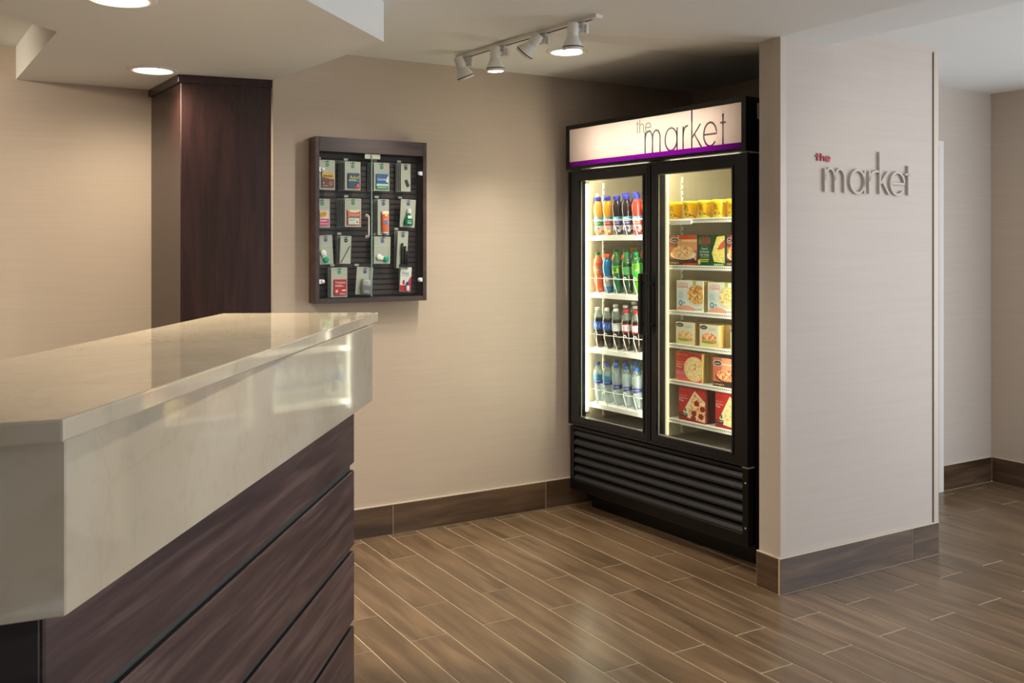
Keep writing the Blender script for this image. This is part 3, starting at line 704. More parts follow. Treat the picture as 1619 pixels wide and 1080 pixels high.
def look_lens(p, q):
    def f(r, w, h):
        for (x, z), m, nm in ((p, pc(238, 240, 236, 0.3), 'white_lens_cap'), (q, pc(22, 170, 135, 0.3), 'green_lens_cap')):
            x, z = x*w, -z*h
            MB().lathe([(0, 0.011), (0.0125, 0.011), (0.0145, 0.009), (0.015, 0.0), (0, 0.0)], m, 20, T(x, -0.0012, z) @ Matrix.Rotation(R(90), 4, 'X')).build(nm, r)
        a, b = Vector((p[0]*w, -p[1]*h)), Vector((q[0]*w, -q[1]*h)); c = (a+b)/2
        MB().box(-0.011, 0.011, -0.006, -0.001, -0.010, 0.010, pc(236, 238, 234, 0.3), T(c.x, 0, c.y)).build('lens_case', r, 0.002)
        MB().box(-w*0.46, w*0.46, -0.0016, -0.0009, -h*0.345, -h*0.335, pc(212, 212, 206)).build('fold', r)
    return f
def look_file(r, w, h):
    MB().box(-0.0022, 0.0022, -0.003, -0.001, -0.046, 0.046, pc(84, 84, 84, 0.3), T(0.0, 0, -h*0.66) @ Matrix.Rotation(R(27), 4, 'Y')).build('nail_file', r)
def look_razor(r, w, h):
    mb = MB(); k = pc(26, 27, 27, 0.3)
    for x, ln, tl in ((-0.004, 0.118, -4), (0.012, 0.104, 3), (0.024, 0.080, 6)):
        mb.tube([(x, -0.006, -h*0.97), (x+0.001, -0.010, -h*0.97+ln*0.4), (x-0.002, -0.011, -h*0.97+ln*0.75), (x, -0.008, -h*0.97+ln)], 0.0062, k, 8, Matrix.Rotation(R(0), 4, 'Y'))
        mb.box(x-0.010, x+0.008, -0.014, -0.003, -h*0.97, -h*0.97+0.014, k)
    mb.build('razor', r, 0)
def look_tylenol(r, w, h):
    a = Art(); x0, x1, z0, z1 = -w*0.34, w*0.43, -h*0.94, -h*0.40; W, H = x1-x0, z1-z0
    a.text('TYLENOL', (x0+x1)/2, z0+H*0.80, W*0.84, H*0.13, pc(246, 240, 238), 0.12); a.rect(x0+W*0.07, z0+H*0.62, x0+W*0.66, z0+H*0.65, pc(240, 214, 214)); a.rect(x0+W*0.07, z0+H*0.56, x0+W*0.78, z0+H*0.59, pc(240, 214, 214))
    a.ell(x0+W*0.2, z0+H*0.27, W*0.11, H*0.10, pc(240, 206, 196)); a.poly(rrect(x1-W*0.4, x1-W*0.05, z0+H*0.28, z0+H*0.36, H*0.03), pc(246, 240, 236)); a.rect(x1-W*0.56, z0+H*0.12, x1-W*0.1, z0+H*0.16, pc(236, 170, 176)); a.rect(x1-W*0.56, z0+H*0.05, x1-W*0.1, z0+H*0.09, pc(236, 170, 176))
    slab(r, x0, x1, z0, z1, 0.006, pc(190, 26, 46), a)
def look_deodorant(r, w, h):
    M0 = T(0.006, -0.016, -h*0.96) @ Matrix.Diagonal((1.35, 0.85, 1, 1))
    b = MB().lathe([(0, 0), (0.015, 0), (0.016, 0.003), (0.016, 0.042), (0.015, 0.0425)], pc(120, 122, 122, 0.2), 18, M0, ms=[pc(120, 122, 122, 0.2)]*2+[pc(120, 122, 122, 0.2)]*2).build('deodorant_stick', r)
    MB().lathe([(0.0155, 0.0427), (0.0155, 0.062), (0.012, 0.070), (0, 0.072)], pc(186, 192, 192, 0.25), 18, M0).build('stick_cap', r)
    a = Art(); zt = -h*0.96
    a.rect(-0.010, zt+0.022, 0.010, zt+0.039, pc(92, 20, 36)); a.ell(0.016, zt+0.028, 0.006, 0.009, pc(40, 40, 42)); a.rect(-0.006, zt+0.010, 0.016, zt+0.013, pc(215, 215, 215))
    m2 = MB(); a.emit(m2, lambda p, q, l: (p, -0.0300-l, q)); m2.build('print', b)
    mb = MB().box(-0.020, 0.033, -0.036, -0.0012, -h*0.985, -h*0.42, BLIS); mb.build('blister', r, 0.005)
def look_visine(r, w, h):
    a = Art()
    a.rect(-w*0.5, -h*0.99, w*0.5, -h*0.74, pc(206, 34, 44)); a.poly([(w*0.5, -h*0.35), (w*0.5, -h*0.78), (w*0.1, -h*0.78), (w*0.28, -h*0.5)], pc(206, 34, 44))
    a.ell(-w*0.18, -h*0.62, w*0.10, h*0.10, pc(206, 34, 44)); a.text('Visine', -w*0.08, -h*0.24, w*0.66, h*0.11, pc(70, 90, 130), 0.2); a.rect(-w*0.4, -h*0.36, w*0.3, -h*0.345, pc(150, 160, 180))
    mb = MB(); a.emit(mb, lambda p, q, l: (p, -0.0009-l, q)); mb.build('print', r)
    M0 = T(w*0.14, -0.010, -h*0.97)
    MB().lathe([(0, 0), (0.0085, 0), (0.009, 0.004), (0.009, 0.024), (0.005, 0.028)], pc(214, 218, 222, 0.2), 14, M0).build('dropper_bottle', r)
    MB().lathe([(0.0075, 0.0282), (0.0080, 0.040), (0.006, 0.046), (0, 0.046)], pc(48, 84, 160, 0.3), 14, M0).build('dropper_cap', r)
P = pack
P(505, 529.5, 253.2, 300, 0, look_bayer, 'grey card with yellow and maroon aspirin pouch, first in the top row', None)
P(545, 570, 255.7, 301, 4, look_advil, 'grey card with dark blue pain reliever pouch in yellow lettering', 'spare grey card hanging behind the dark blue pain reliever')
P(591, 615.6, 257.5, 302, 4, look_claritin, 'grey card with blue and green allergy pouch, third in the top row', 'spare grey card hanging behind the blue allergy pouch')
P(633.7, 649, 259, 303, 3, look_comb, 'narrow grey card with small dark brush, last in the top row', 'spare narrow card hanging behind the small dark brush', BLACK)
P(504.6, 521.5, 314.5, 360, 0, look_pink, 'grey card with pink and yellow stomach remedy pouch', None, GREEN, 0, -0.070, False, -0.012)
P(545, 571, 313.8, 359, 5, look_dayquil, 'grey card with orange cold remedy pouch, second row', 'spare grey card hanging behind the orange cold remedy')
P(597, 615, 315, 372, 3, look_tube, 'tall grey card with orange toothpaste tube and purple cap', 'spare tall card hanging behind the orange toothpaste tube', BLUE)
P(634, 657.5, 315.5, 359.5, 0, look_mouthwash, 'grey card with small green mouthwash bottle', None, BLUE, 3.0, -0.070, True)
P(503.5, 525, 372, 418, 0, look_lens((-0.24, 0.60), (-0.06, 0.84)), 'crooked grey card with white and green lens case at the cabinet edge', None, BLUE, -3.0, -0.070, True)
P(538.5, 555.5, 373, 417, 3, look_file, 'narrow grey card with metal nail file', 'spare narrow card hanging behind the nail file', BLACK, 2.0)
P(591.5, 617.5, 374, 417, 2, look_lens((-0.20, 0.76), (0.22, 0.83)), 'grey card with white and green lens case below the toothpaste', 'spare grey card hanging behind the lens case', BLUE, 1.0, -0.070, True)
P(629, 645.5, 365.5, 424, 2, look_razor, 'tall grey card with black disposable razors', 'spare tall card hanging behind the black razors', BLUE, 2.5)
P(523.5, 549, 423, 470, 2, look_tylenol, 'grey card with red pain reliever pouch, bottom row', 'spare grey card hanging behind the red pain reliever')
P(564.5, 590, 422.5, 466, 0, look_deodorant, 'tilted grey card with clear deodorant stick, bottom row', None, BLUE, 4.0)
P(633.5, 651, 422.5, 461, 1, look_visine, 'white and red card with tiny blue-capped eye drop bottle', 'spare white card hanging behind the eye drops', None, 3.0, -0.070, False, 0.006, None, mat('card_white', (232, 232, 230), 0.35, grain=0.02))

# ------------------------------------------------------------------ refrigerator
M_BLK = mat('fridge_black', (9, 9, 10), 0.30, spec=0.35, grain=0.05)
M_BLK2 = mat('fridge_black_satin', (16, 16, 18), 0.33, spec=0.35, grain=0.05)
M_FRAME = mat('door_frame_black', (20, 21, 24), 0.30, spec=0.4, grain=0.05)
M_LOUV = mat('louver_black', (36, 36, 40), 0.38, spec=0.5, grain=0.05)
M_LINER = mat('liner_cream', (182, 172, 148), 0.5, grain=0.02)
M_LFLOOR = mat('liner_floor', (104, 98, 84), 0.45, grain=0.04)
M_SHELF = mat('shelf_white', (238, 238, 232), 0.4, grain=0.02)
M_WIRE = mat('wire_white', (240, 240, 236), 0.35, grain=0.02)
M_TRIMG = mat('gasket_trim', (190, 188, 180), 0.3, 0.2, grain=0.03)
M_TUBE = mat('cooler_tube', (255, 252, 238), 0.4, emit=(255, 248, 222), estr=17)
M_TUBE_ADDED = mat('cooler_tube_added', (255, 252, 238), 0.4, emit=(255, 249, 228), estr=46)  # stronger glow for the added, hidden tubes
M_LENS = mat('cooler_lens', (240, 226, 176), 0.4, emit=(255, 238, 196), estr=0.6)
M_DOORG = seethrough('cooler_glass', (250, 253, 250), 1.0, 0.02, None, 0.06)
M_PANEL = backlit('sign_cream', (250, 240, 234))
M_STRIPE = backlit('sign_purple', (150, 50, 168))
M_HTUBE = mat('header_tube', (255, 250, 240), 0.4, emit=(255, 243, 226), estr=46)
M_HIN = mat('header_inside', (225, 222, 215), 0.6, grain=0.02)
FM = ROTF @ T(SCN, 3.25, 0)
fr = thing('refrigerator', FM, 'tall black double glass door refrigerator lit inside, with backlit market header', 'refrigerator')
HX = 0.6455
mb = MB()
mb.box(-HX, -HX+0.05, 0.046, 0.77, 0.108, 2.10, M_BLK).box(HX-0.05, HX, 0.046, 0.77, 0.108, 2.10, M_BLK)
mb.box(-HX+0.05, HX-0.05, 0.72, 0.77, 0.108, 2.10, M_BLK).box(-HX+0.05, HX-0.05, 0.137, 0.72, 1.87, 2.10, M_BLK)
mb.box(-HX+0.05, HX-0.05, 0.06, 0.72, 0.108, 0.49, M_BLK)
mb.build('cabinet_shell', fr)
mb = MB()
mb.box(-HX+0.0505, -HX+0.054, 0.05, 0.716, 0.4915, 1.8685, M_LINER).box(HX-0.054, HX-0.0505, 0.05, 0.716, 0.4915, 1.8685, M_LINER)
mb.box(-HX+0.054, HX-0.054, 0.7162, 0.7195, 0.4915, 1.8685, M_LINER).box(-HX+0.054, HX-0.054, 0.062, 0.716, 1.862, 1.8685, M_LINER)
mb.build('liner', fr)
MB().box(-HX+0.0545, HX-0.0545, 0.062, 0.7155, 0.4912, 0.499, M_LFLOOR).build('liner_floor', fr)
MB().box(-0.030, 0.026, 0.075, 0.7155, 0.4995, 1.8615, M_LINER).build('divider', fr)
MB().box(-0.040, 0.040, 0.047, 0.0745, 0.4995, 1.8615, M_BLK2).build('mullion', fr)
MB().lathe([(0, 0.545), (0.0115, 0.545), (0.0115, 1.79), (0, 1.79)], M_TUBE, 12, T(-0.5765, 0.064, 0)).build('light_tube', fr)
MB().lathe([(0, 0.545), (0.0115, 0.545), (0.0115, 1.79), (0, 1.79)], M_TUBE_ADDED, 12, T(0.5765, 0.064, 0)).build('light_tube', fr)  # added tube, hidden by the door frame, brightens the cartons
MB().lathe([(0, 0.545), (0.010, 0.545), (0.010, 1.79), (0, 1.79)], M_TUBE_ADDED, 12, T(-0.054, 0.060, 0)).build('light_tube', fr)  # added tube, hidden behind the stile, brightens the bottles
for xx in (-0.30, 0.31): MB().lathe([(0, -0.22), (0.010, -0.22), (0.010, 0.22), (0, 0.22)], M_TUBE_ADDED, 12, T(xx, 0.060, 1.842) @ Matrix.Rotation(R(90), 4, 'Y')).build('light_tube', fr)  # added top tubes, out of sight, extra light for both compartments
for z in (0.53, 1.792): MB().box(-0.590, -0.563, 0.052, 0.078, z, z+0.014, mat('tube_socket', (120, 108, 80), 0.5, grain=0.05)).build('tube_socket', fr)
mb = MB(); mb.prism([(0.0265, 0.0755), (0.050, 0.0755), (0.050, 0.088), (0.036, 0.103), (0.0265, 0.103)], 0.51, 1.85, M_LENS); mb.build('light_lens', fr)
for x, y in ((-0.5875, 0.20), (0.0285, 0.20), (-0.5875, 0.64), (0.0285, 0.64), (0.5885, 0.20)):
    mb = MB().box(x-0.003, x+0.003, y-0.006, y+0.006, 0.51, 1.80, M_SHELF)
    for k in range(42): mb.box(x-0.0036, x+0.0036, y-0.003, y+0.003, 0.53+k*0.03, 0.537+k*0.03, M_DARKGAP)
    mb.build('shelf_standard', fr)
# header sign box with its own tube behind the translucent panel
px0 = fr_pt(900.7, 240, -0.012)[0]; px1 = fr_pt(1173.4, 200, -0.012)[0]
pz0, pz1, pzs = 1.885, 2.087, 1.9095
mb = MB()
mb.box(-HX-0.002, HX, -0.018, 0.1365, pz1, 2.110, M_BLK2).box(-HX-0.002, HX, -0.018, 0.1365, 1.870, pz0, M_BLK2)
mb.box(-HX-0.002, px0, -0.018, 0.1365, pz0, pz1, M_BLK2).box(px1, HX, -0.018, 0.1365, pz0, pz1, M_BLK2)
hd = mb.build('header_frame', fr)
MB().box(px0, px1, 0.130, 0.1355, pz0, pz1, M_HIN).build('header_reflector', fr)
MB().lathe([(0, -0.47), (0.010, -0.47), (0.010, 0.47), (0, 0.47)], M_HTUBE, 12, T((px0+px1)/2, 0.100, (pz0+pz1)/2) @ Matrix.Rotation(R(90), 4, 'Y')).build('header_tube', fr)
pan = MB().box(px0, px1, -0.0125, -0.0105, pzs, pz1, M_PANEL).build('sign_panel', fr)
MB().box(px0, px1, -0.0125, -0.0105, pz0, pzs-0.0001, M_STRIPE).build('purple_band', pan)
def sign_print():
    m, N, L, b = nodes('sign_print')
    tc = N.new('ShaderNodeTexCoord'); sx = N.new('ShaderNodeSeparateXYZ'); mr = N.new('ShaderNodeMapRange')
    mr.inputs['From Min'].default_value = 1.905; mr.inputs['From Max'].default_value = 2.087
    r = ramp(N, [(0.0, (190, 60, 205)), (0.14, (170, 120, 176)), (0.3, (176, 176, 172)), (0.62, (172, 172, 168)), (0.76, (150, 60, 160)), (1.0, (140, 40, 152))])
    L.new(tc.outputs['Object'], sx.inputs[0]); L.new(sx.outputs['Z'], mr.inputs['Value']); L.new(mr.outputs[0], r.inputs['Fac']); out = N['Material Output']; N.remove(b)
    tl = N.new('ShaderNodeBsdfTranslucent'); df = N.new('ShaderNodeBsdfDiffuse'); mx = N.new('ShaderNodeMixShader'); mx.inputs[0].default_value = 0.35
    L.new(r.outputs['Color'], tl.inputs['Color']); L.new(r.outputs['Color'], df.inputs['Color']); L.new(tl.outputs[0], mx.inputs[1]); L.new(df.outputs[0], mx.inputs[2]); L.new(mx.outputs[0], out.inputs['Surface'])
    return m
M_SPRINT = sign_print(); M_SGREY = backlit('sign_print_grey', (160, 160, 156))
def hx(u): return fr_pt(u, 220, -0.013)[0]
mb = MB(); fn = lambda a, b, l: (a, -0.0126-l, b)
for ch, u0, u1, top, bar in (('m', 1020, 1043.5, 0, 0), ('a', 1051.5, 1070.5, 0, 0), ('r', 1080, 1087, 0, 0), ('k', 1093.7, 1109, 2.0865, 0), ('e', 1112.6, 1133, 0, 0), ('t', 1138.5, 1147.5, 2.048, 2.0085)):
    for p in glyph(ch, hx(u0), hx(u1), 1.909, 0.108, top, bar): mb.stroke(p, 0.0085, 0.0001, 0.0006, M_SPRINT, None, fn)
for ch, u0, u1, bar in (('t', 1006, 1009.6, 2.062), ('h', 1011.5, 1017.5, 0), ('e', 1020.5, 1029, 0)):
    for p in glyph(ch, hx(u0), hx(u1), 2.014, 0.045, 2.082 if ch == 'h' else 2.074, bar): mb.stroke(p, 0.0045, 0.0001, 0.0006, M_SGREY, None, fn)
mb.build('lettering', pan)
# doors
DZ0, DZ1, GZ0, GZ1 = 0.474, 1.862, 0.523, 1.803
for x0, x1, g0, g1, hs in ((-0.643, -0.0022, -0.5505, -0.0415, 1), (0.0022, 0.643, 0.0565, 0.5495, -1)):
    mb = MB()
    mb.box(x0, g0, 0, 0.043, DZ0, DZ1, M_FRAME).box(g1, x1, 0, 0.043, DZ0, DZ1, M_FRAME)
    mb.box(g0, g1, 0, 0.043, DZ0, GZ0, M_FRAME).box(g0, g1, 0, 0.043, GZ1, DZ1, M_FRAME)
    dr = mb.build('door', fr)
    # raised outer lip and inner bead of the frame
    mb = MB(); w = 0.012
    for a, b, c, d in ((x0, x1, DZ1-w, DZ1), (x0, x1, DZ0, DZ0+w), (x0, x0+w, DZ0+w, DZ1-w), (x1-w, x1, DZ0+w, DZ1-w)): mb.box(a, b, -0.005, 0.0002, c, d, M_FRAME)
    ib = 0.010
    for a, b, c, d in ((g0-ib, g1+ib, GZ1, GZ1+ib), (g0-ib, g1+ib, GZ0-ib, GZ0), (g0-ib, g0, GZ0, GZ1), (g1, g1+ib, GZ0, GZ1)): mb.box(a, b, -0.004, 0.0002, c, d, M_FRAME)
    mb.build('frame_lip', dr)
    MB().box(g0+0.0005, g1-0.0005, 0.016, 0.020, GZ0+0.0005, GZ1-0.0005, M_DOORG).build('glass_pane', dr)
    mb = MB(); w = 0.0045 if hs < 0 else 0.0025
    for a, b, c, d in ((g0, g1, GZ1-w, GZ1), (g0, g1, GZ0, GZ0+w), (g0, g0+w, GZ0+w, GZ1-w), (g1-w, g1, GZ0+w, GZ1-w)): mb.box(a, b, 0.011, 0.0155, c, d, M_TRIMG)
    mb.build('glass_trim', dr)
    u = 1012.6 if hs > 0 else 1023.2
    xh_, zt_ = fr_pt(u, 432, -0.047); _, zb_ = fr_pt(u, 529, -0.047)
    mb = MB().box(xh_-0.011, xh_+0.011, -0.057, -0.037, zb_, zt_, M_BLK2)
    for zz in (zb_+0.05, zt_-0.05): mb.box(xh_-0.006, xh_+0.006, -0.038, 0.0005, zz-0.008, zz+0.008, M_BLK)
    mb.build('handle', dr, 0.003)
    hxp = x0+0.012 if hs > 0 else x1-0.012
    for z0, z1 in ((DZ1+0.0005, DZ1+0.0075), (DZ0-0.010, DZ0-0.0005)):
        mb = MB().lathe([(0, z0), (0.007, z0), (0.007, z1), (0, z1)], M_CHROME, 12, T(hxp, 0.012, 0)); mb.box(hxp-0.028, hxp+0.010, 0.004, 0.044, z0+0.002, z1-0.001, M_TRIMG)
        mb.build('hinge', dr)
# grille and plinth
mb = MB(); gx0, gx1, gz0, gz1 = -0.640, 0.640, 0.118, 0.462
lx0, lx1, lz0, lz1 = -0.605, 0.607, 0.172, 0.448
for a, b, c, d in ((gx0, lx0, gz0, gz1), (lx1, gx1, gz0, gz1), (lx0, lx1, gz0, lz0), (lx0, lx1, lz1, gz1)): mb.box(a, b, 0.004, 0.040, c, d, M_BLK)
gr = mb.build('grille_frame', fr, 0.002)
MB().box(lx0, lx1, 0.036, 0.0455, lz0, lz1, M_BLK).build('grille_back', fr)
proto = None
for k in range(6):
    z = 0.190+0.0485*k
    if proto is None:
        prof = [(0.006, -0.018), (0.004, -0.008), (0.012, 0.006), (0.024, 0.014), (0.034, 0.016), (0.034, 0.012), (0.018, 0.004), (0.012, -0.010), (0.012, -0.018)]
        mb = MB(); n = len(prof)
        mb.add([(lx0+0.001, y, zz) for y, zz in prof]+[(lx1-0.001, y, zz) for y, zz in prof], [tuple(range(n)), tuple(range(2*n-1, n-1, -1))]+[(i, (i+1) % n, n+(i+1) % n, n+i) for i in range(n)], M_LOUV)
        proto = mb.build('louver', gr); proto.location = (0, 0, z); lm = proto.data
    else:
        o = bpy.data.objects.new('louver', lm); COL.objects.link(o); o.parent = gr; o.location = (0, 0, z)
MB().box(-0.615, 0.628, 0.14, 0.70, 0.0, 0.1078, M_BLK).build('kick_plate', fr)
for z in (0.40, 0.20): MB().lathe([(0, 0), (0.005, 0), (0.004, 0.002), (0, 0.0025)], M_TRIMG, 10, T(0.624, 0.0045, z) @ Matrix.Rotation(R(90), 4, 'X')).build('screw', fr)
mb = MB().box(HX+0.0002, HX+0.001, 0.055, 0.110, 2.015, 2.085, M_TAGP); a = Art()
for k in range(4): a.rect(0.062, 2.025+k*0.013, 0.104, 2.031+k*0.013, M_INK)
a.emit(mb, lambda p, q, l: (HX+0.001+l, p, q)); mb.build('rating_plate', fr)
MB().box(HX-0.001, HX+0.002, 0.01, 0.10, 1.862, 1.868, M_TRIMG).build('top_bracket', fr)

# shelves: the bottle shelves slope down to the front so that bottles slide forward
SLOPE = R(15)
LZ = [1.503, 1.190, 0.887, 0.587]
RZ_ = [1.583, 1.355, 1.132, 0.967, 0.788, 0.595]
CX0, CP = -0.5500, 0.0795
def colx(i): return CX0+CP*i
for si, z in enumerate(LZ):
    sh = MB(); sl = math.tan(SLOPE)
    sh.add([(x, y, z-0.0004+(y-0.106)*sl-dz) for dz in (0.009, 0) for x, y in ((-0.5835, 0.106), (-0.0335, 0.106), (-0.0335, 0.66), (-0.5835, 0.66))], [(3, 2, 1, 0), (4, 5, 6, 7), (0, 1, 5, 4), (1, 2, 6, 5), (2, 3, 7, 6), (3, 0, 4, 7)], M_SHELF)
    sh = sh.build('shelf', fr)
    MB().box(-0.5875, -0.0335, 0.098, 0.1057, z-0.023, z+0.002, M_SHELF).build('price_rail', sh, 0.001)
    mb = MB(); top = z+0.086
    xs = [colx(i)-CP/2 for i in range(8)]
    for x in xs:
        mb.tube([(x+0.002, 0.100, z-0.004), (x, 0.072, top-0.012), (x, 0.071, top+0.004), (x+0.003, 0.074, top+0.010), (x+0.007, 0.080, top+0.008), (x+0.008, 0.084, top+0.001)], 0.0019, M_WIRE, 6)
    rail = []
    for i in range(7):
        rail += [(xs[i], 0.0695, top), (xs[i]+CP*0.22, 0.060, top), (xs[i]+CP*0.78, 0.060, top)]
    rail.append((xs[7], 0.0695, top))
    mb.tube(rail, 0.0022, M_WIRE, 6)
    mb.build('wire_rack', sh)
for si, z in enumerate(RZ_):
    sh = MB().box(0.0305, 0.5845, 0.106, 0.66, z-0.009, z-0.0002, M_SHELF).build('shelf', fr)
    MB().box(0.0345, 0.5875, 0.098, 0.1057, z-0.021, z+0.001, M_SHELF).build('price_rail', sh, 0.001)
    mb = MB()
    for k in range(44): mb.box(0.042+k*0.0122, 0.0485+k*0.0122, 0.0972, 0.0978, z-0.0100, z-0.0050, pc(120, 116, 104))
    mb.build('rail_ticks', sh)
MB().box(0.060, 0.205, 0.088, 0.0975, 1.583-0.028, 1.583-0.004, mat('tag_holder_clear', (236, 236, 228), 0.15, grain=0.02)).build('tag_holder', fr, 0.003)

# ------------------------------------------------------------------ bottles
def clear(name, tint, c, diff): return seethrough(name, tint, c, 0.06, diff, 0.10)
PET = clear('pet_clear', (240, 248, 240), 0.80, (205, 220, 210))
PETG = clear('pet_green', (150, 215, 150), 0.70, (90, 170, 100))
WATER = clear('water_clear', (236, 246, 246), 0.70, (218, 230, 234))
def liq(r, g, b): return mat('liquid_%02x%02x%02x' % (r, g, b), (r, g, b), 0.10, spec=0.6, coat=0.5, grain=0.02)
def wrap(rad, rot=0.0):
    def fn(a, b, l):
        q = -math.pi/2+rot+a/rad; rr = rad+l
        return (rr*math.cos(q), rr*math.sin(q), b)
    return fn
RB = 0.0280
P_SODA = [(0, 0), (0.021, 0), (0.0262, 0.006), (0.0268, 0.050), (0.0245, 0.074), (0.0262, 0.092), (RB, 0.100), (RB+0.0004, 0.142), (0.0272, 0.156), (0.0236, 0.173), (0.0165, 0.186), (0.0118, 0.193), (0.0112, 0.200)]
P_JUICE = [(0, 0), (0.022, 0), (0.0265, 0.005), (0.0272, 0.020), (0.0265, 0.090), (0.0250, 0.100), (0.0272, 0.112), (0.0285, 0.130), (0.0272, 0.150), (0.0215, 0.168), (0.0165, 0.176), (0.0165, 0.182)]
P_WATER = [(0, 0), (0.022, 0), (0.0265, 0.006)]+[(0.0268-0.0011*(k % 2), 0.014+0.009*k) for k in range(8)]+[(0.0270, 0.088), (0.0270, 0.122), (0.0280, 0.134), (0.0272, 0.153), (0.0236, 0.172), (0.0165, 0.186), (0.0116, 0.192), (0.0110, 0.199)]
P_SPORT = [(0, 0), (0.024, 0), (0.0280, 0.006), (0.0280, 0.030), (0.0255, 0.050), (0.0255, 0.085), (0.0285, 0.105), (0.0295, 0.130), (0.0280, 0.150), (0.0215, 0.170), (0.0170, 0.176), (0.0170, 0.184)]
def bottle(name, prof, body, upper, fill, cap, cap_r, cap_z, cap_h, lab, art=None, rot=0.62, capseg=20):
    """lab: (z0, z1, material, [more bands])"""
    root = thing(name, Matrix(), 'x', 'bottle')
    ms = [upper if (prof[k][1]+prof[k+1][1])/2 > fill else body for k in range(len(prof)-1)]
    b = kid(MB().lathe(prof, body, 22, ms=ms).build('bottle_body', root))
    mb = MB(); z0 = cap_z
    mb.lathe([(cap_r*0.96, z0), (cap_r, z0+0.001), (cap_r, z0+cap_h-0.002), (cap_r-0.002, z0+cap_h), (0, z0+cap_h)], cap, capseg)
    for i in range(0, capseg): mb.box(cap_r-0.0005, cap_r+0.0007, -0.0007, 0.0007, z0+0.002, z0+cap_h-0.003, cap, Matrix.Rotation(2*math.pi*i/capseg, 4, 'Z'))
    kid(mb.build('bottle_cap', root))
    if lab:
        mb = MB()
        def rad(z):
            for (r0, a), (r1, c) in zip(prof[:-1], prof[1:]):
                if a <= z <= c and c > a: return r0+(r1-r0)*(z-a)/(c-a)
            return RB
        rm = max(rad(z) for z0_, z1_, _ in lab for z in (z0_, z1_, (z0_+z1_)/2))+0.0006
        for z0_, z1_, m in lab: mb.lathe([(rm, z0_), (rm, z1_)], m, 28)
        if art: art.emit(mb, wrap(rm, rot), 0.00025)
        kid(mb.build('bottle_label', root))
    return root
def globe(a, x, z, r):
    a.ell(x, z, r, r, pc(235, 238, 240), 20); a.ell(x, z, r*0.96, r*0.96, pc(205, 40, 48), 12, 10, 170); a.ell(x, z, r*0.96, r*0.96, pc(20, 70, 160), 12, 200, 340)
CAPB = mat('cap_royal_blue', (52, 62, 178), 0.35, grain=0.03); CAPG = mat('cap_green', (12, 128, 62), 0.35, grain=0.03); CAPO = mat('cap_orange', (226, 92, 40), 0.35, grain=0.03)
CAPW = mat('cap_white', (236, 236, 232), 0.35, grain=0.02); CAPR = mat('cap_red', (196, 24, 40), 0.35, grain=0.03); CAPL = mat('cap_lime', (140, 214, 50), 0.35, grain=0.03); CAPS = mat('cap_sky_blue', (20, 84, 180), 0.35, grain=0.03); CAPN = mat('cap_navy', (50, 62, 150), 0.35, grain=0.03)
def juice(body, word, c1, c2):
    a = Art(); a.rect(-0.024, 0.050, 0.024, 0.066, pc(*c1)); a.text(word, 0, 0.058, 0.030, 0.008, pc(246, 246, 246)); a.ell(-0.004, 0.026, 0.014, 0.016, pc(*c2), 14); a.ell(0.010, 0.020, 0.009, 0.010, pc(236, 236, 226), 12)
    a.ell(0, 0.081, 0.022, 0.008, pc(60, 70, 160), 16, 180, 360); a.text('Ocean Spray', 0, 0.083, 0.034, 0.005, pc(240, 244, 250))
    return bottle('juice_bottle', P_JUICE, body, body, 9, CAPB, 0.0185, 0.1825, 0.022, [(0.010, 0.020, pc(*c2)), (0.020, 0.046, pc(214, 214, 214)), (0.046, 0.068, pc(*c1)), (0.068, 0.077, pc(206, 214, 222)), (0.077, 0.093, pc(96, 176, 212))], a)
JA = juice(liq(206, 156, 66), 'apple', (40, 140, 70), (214, 90, 60))
kid(MB().lathe([(0.0085, 0.2045), (0.0085, 0.222), (0.0075, 0.224), (0, 0.224)], mat('spout_clear', (222, 206, 172), 0.2, grain=0.02), 14).build('drinking_spout', JA))
JO = juice(liq(240, 164, 34), 'orange', (216, 60, 40), (240, 150, 40))
JG = juice(liq(44, 26, 34), 'grape', (78, 60, 140), (70, 40, 100))
JC = juice(liq(222, 66, 50), 'ruby red', (214, 90, 60), (206, 60, 60))
JP = juice(liq(214, 190, 130), 'tropical', (226, 110, 50), (240, 160, 70))
def soda(name, body, upper, cap, bands, art=None): return bottle(name, P_SODA, body, upper, 0.158, cap, 0.0138, 0.1985, 0.0155, bands, art)
a = Art(); a.rect(-0.012, 0.100, 0.016, 0.136, pc(150, 60, 50)); a.text('brisk', 0.002, 0.118, 0.022, 0.010, pc(246, 230, 214))
SO_ = soda('soda_bottle', liq(232, 92, 46), liq(236, 120, 80), CAPG, [(0.098, 0.139, pc(206, 120, 84))], a)
a = Art(); a.text('G', 0.0, 0.070, 0.014, 0.018, pc(240, 242, 244)); a.rect(-0.004, 0.052, 0.012, 0.056, pc(230, 120, 50))
SB = bottle('sports_drink_bottle', P_SPORT, liq(0, 118, 176), liq(0, 118, 176), 9, CAPO, 0.0200, 0.1845, 0.021, [(0.030, 0.084, pc(150, 160, 164))], a)
a = Art(); a.poly([(-0.016, 0.100), (-0.006, 0.136), (-0.022, 0.136), (-0.024, 0.100)], pc(226, 220, 50)); a.poly([(0.006, 0.104), (0.016, 0.112), (0.014, 0.134), (0.004, 0.126)], pc(190, 214, 40)); a.text('lime', 0.004, 0.108, 0.022, 0.007, pc(240, 246, 200))
SG = soda('soda_bottle', liq(0, 104, 64), PETG, CAPG, [(0.098, 0.139, pc(14, 116, 44)), (0.139, 0.141, pc(196, 220, 60))], a)
a = Art(); a.poly([(-0.020, 0.100), (0.016, 0.122), (0.014, 0.136), (-0.022, 0.114)], pc(232, 220, 70)); a.text('ale', -0.002, 0.118, 0.020, 0.008, pc(60, 110, 50), 0.2, 28)
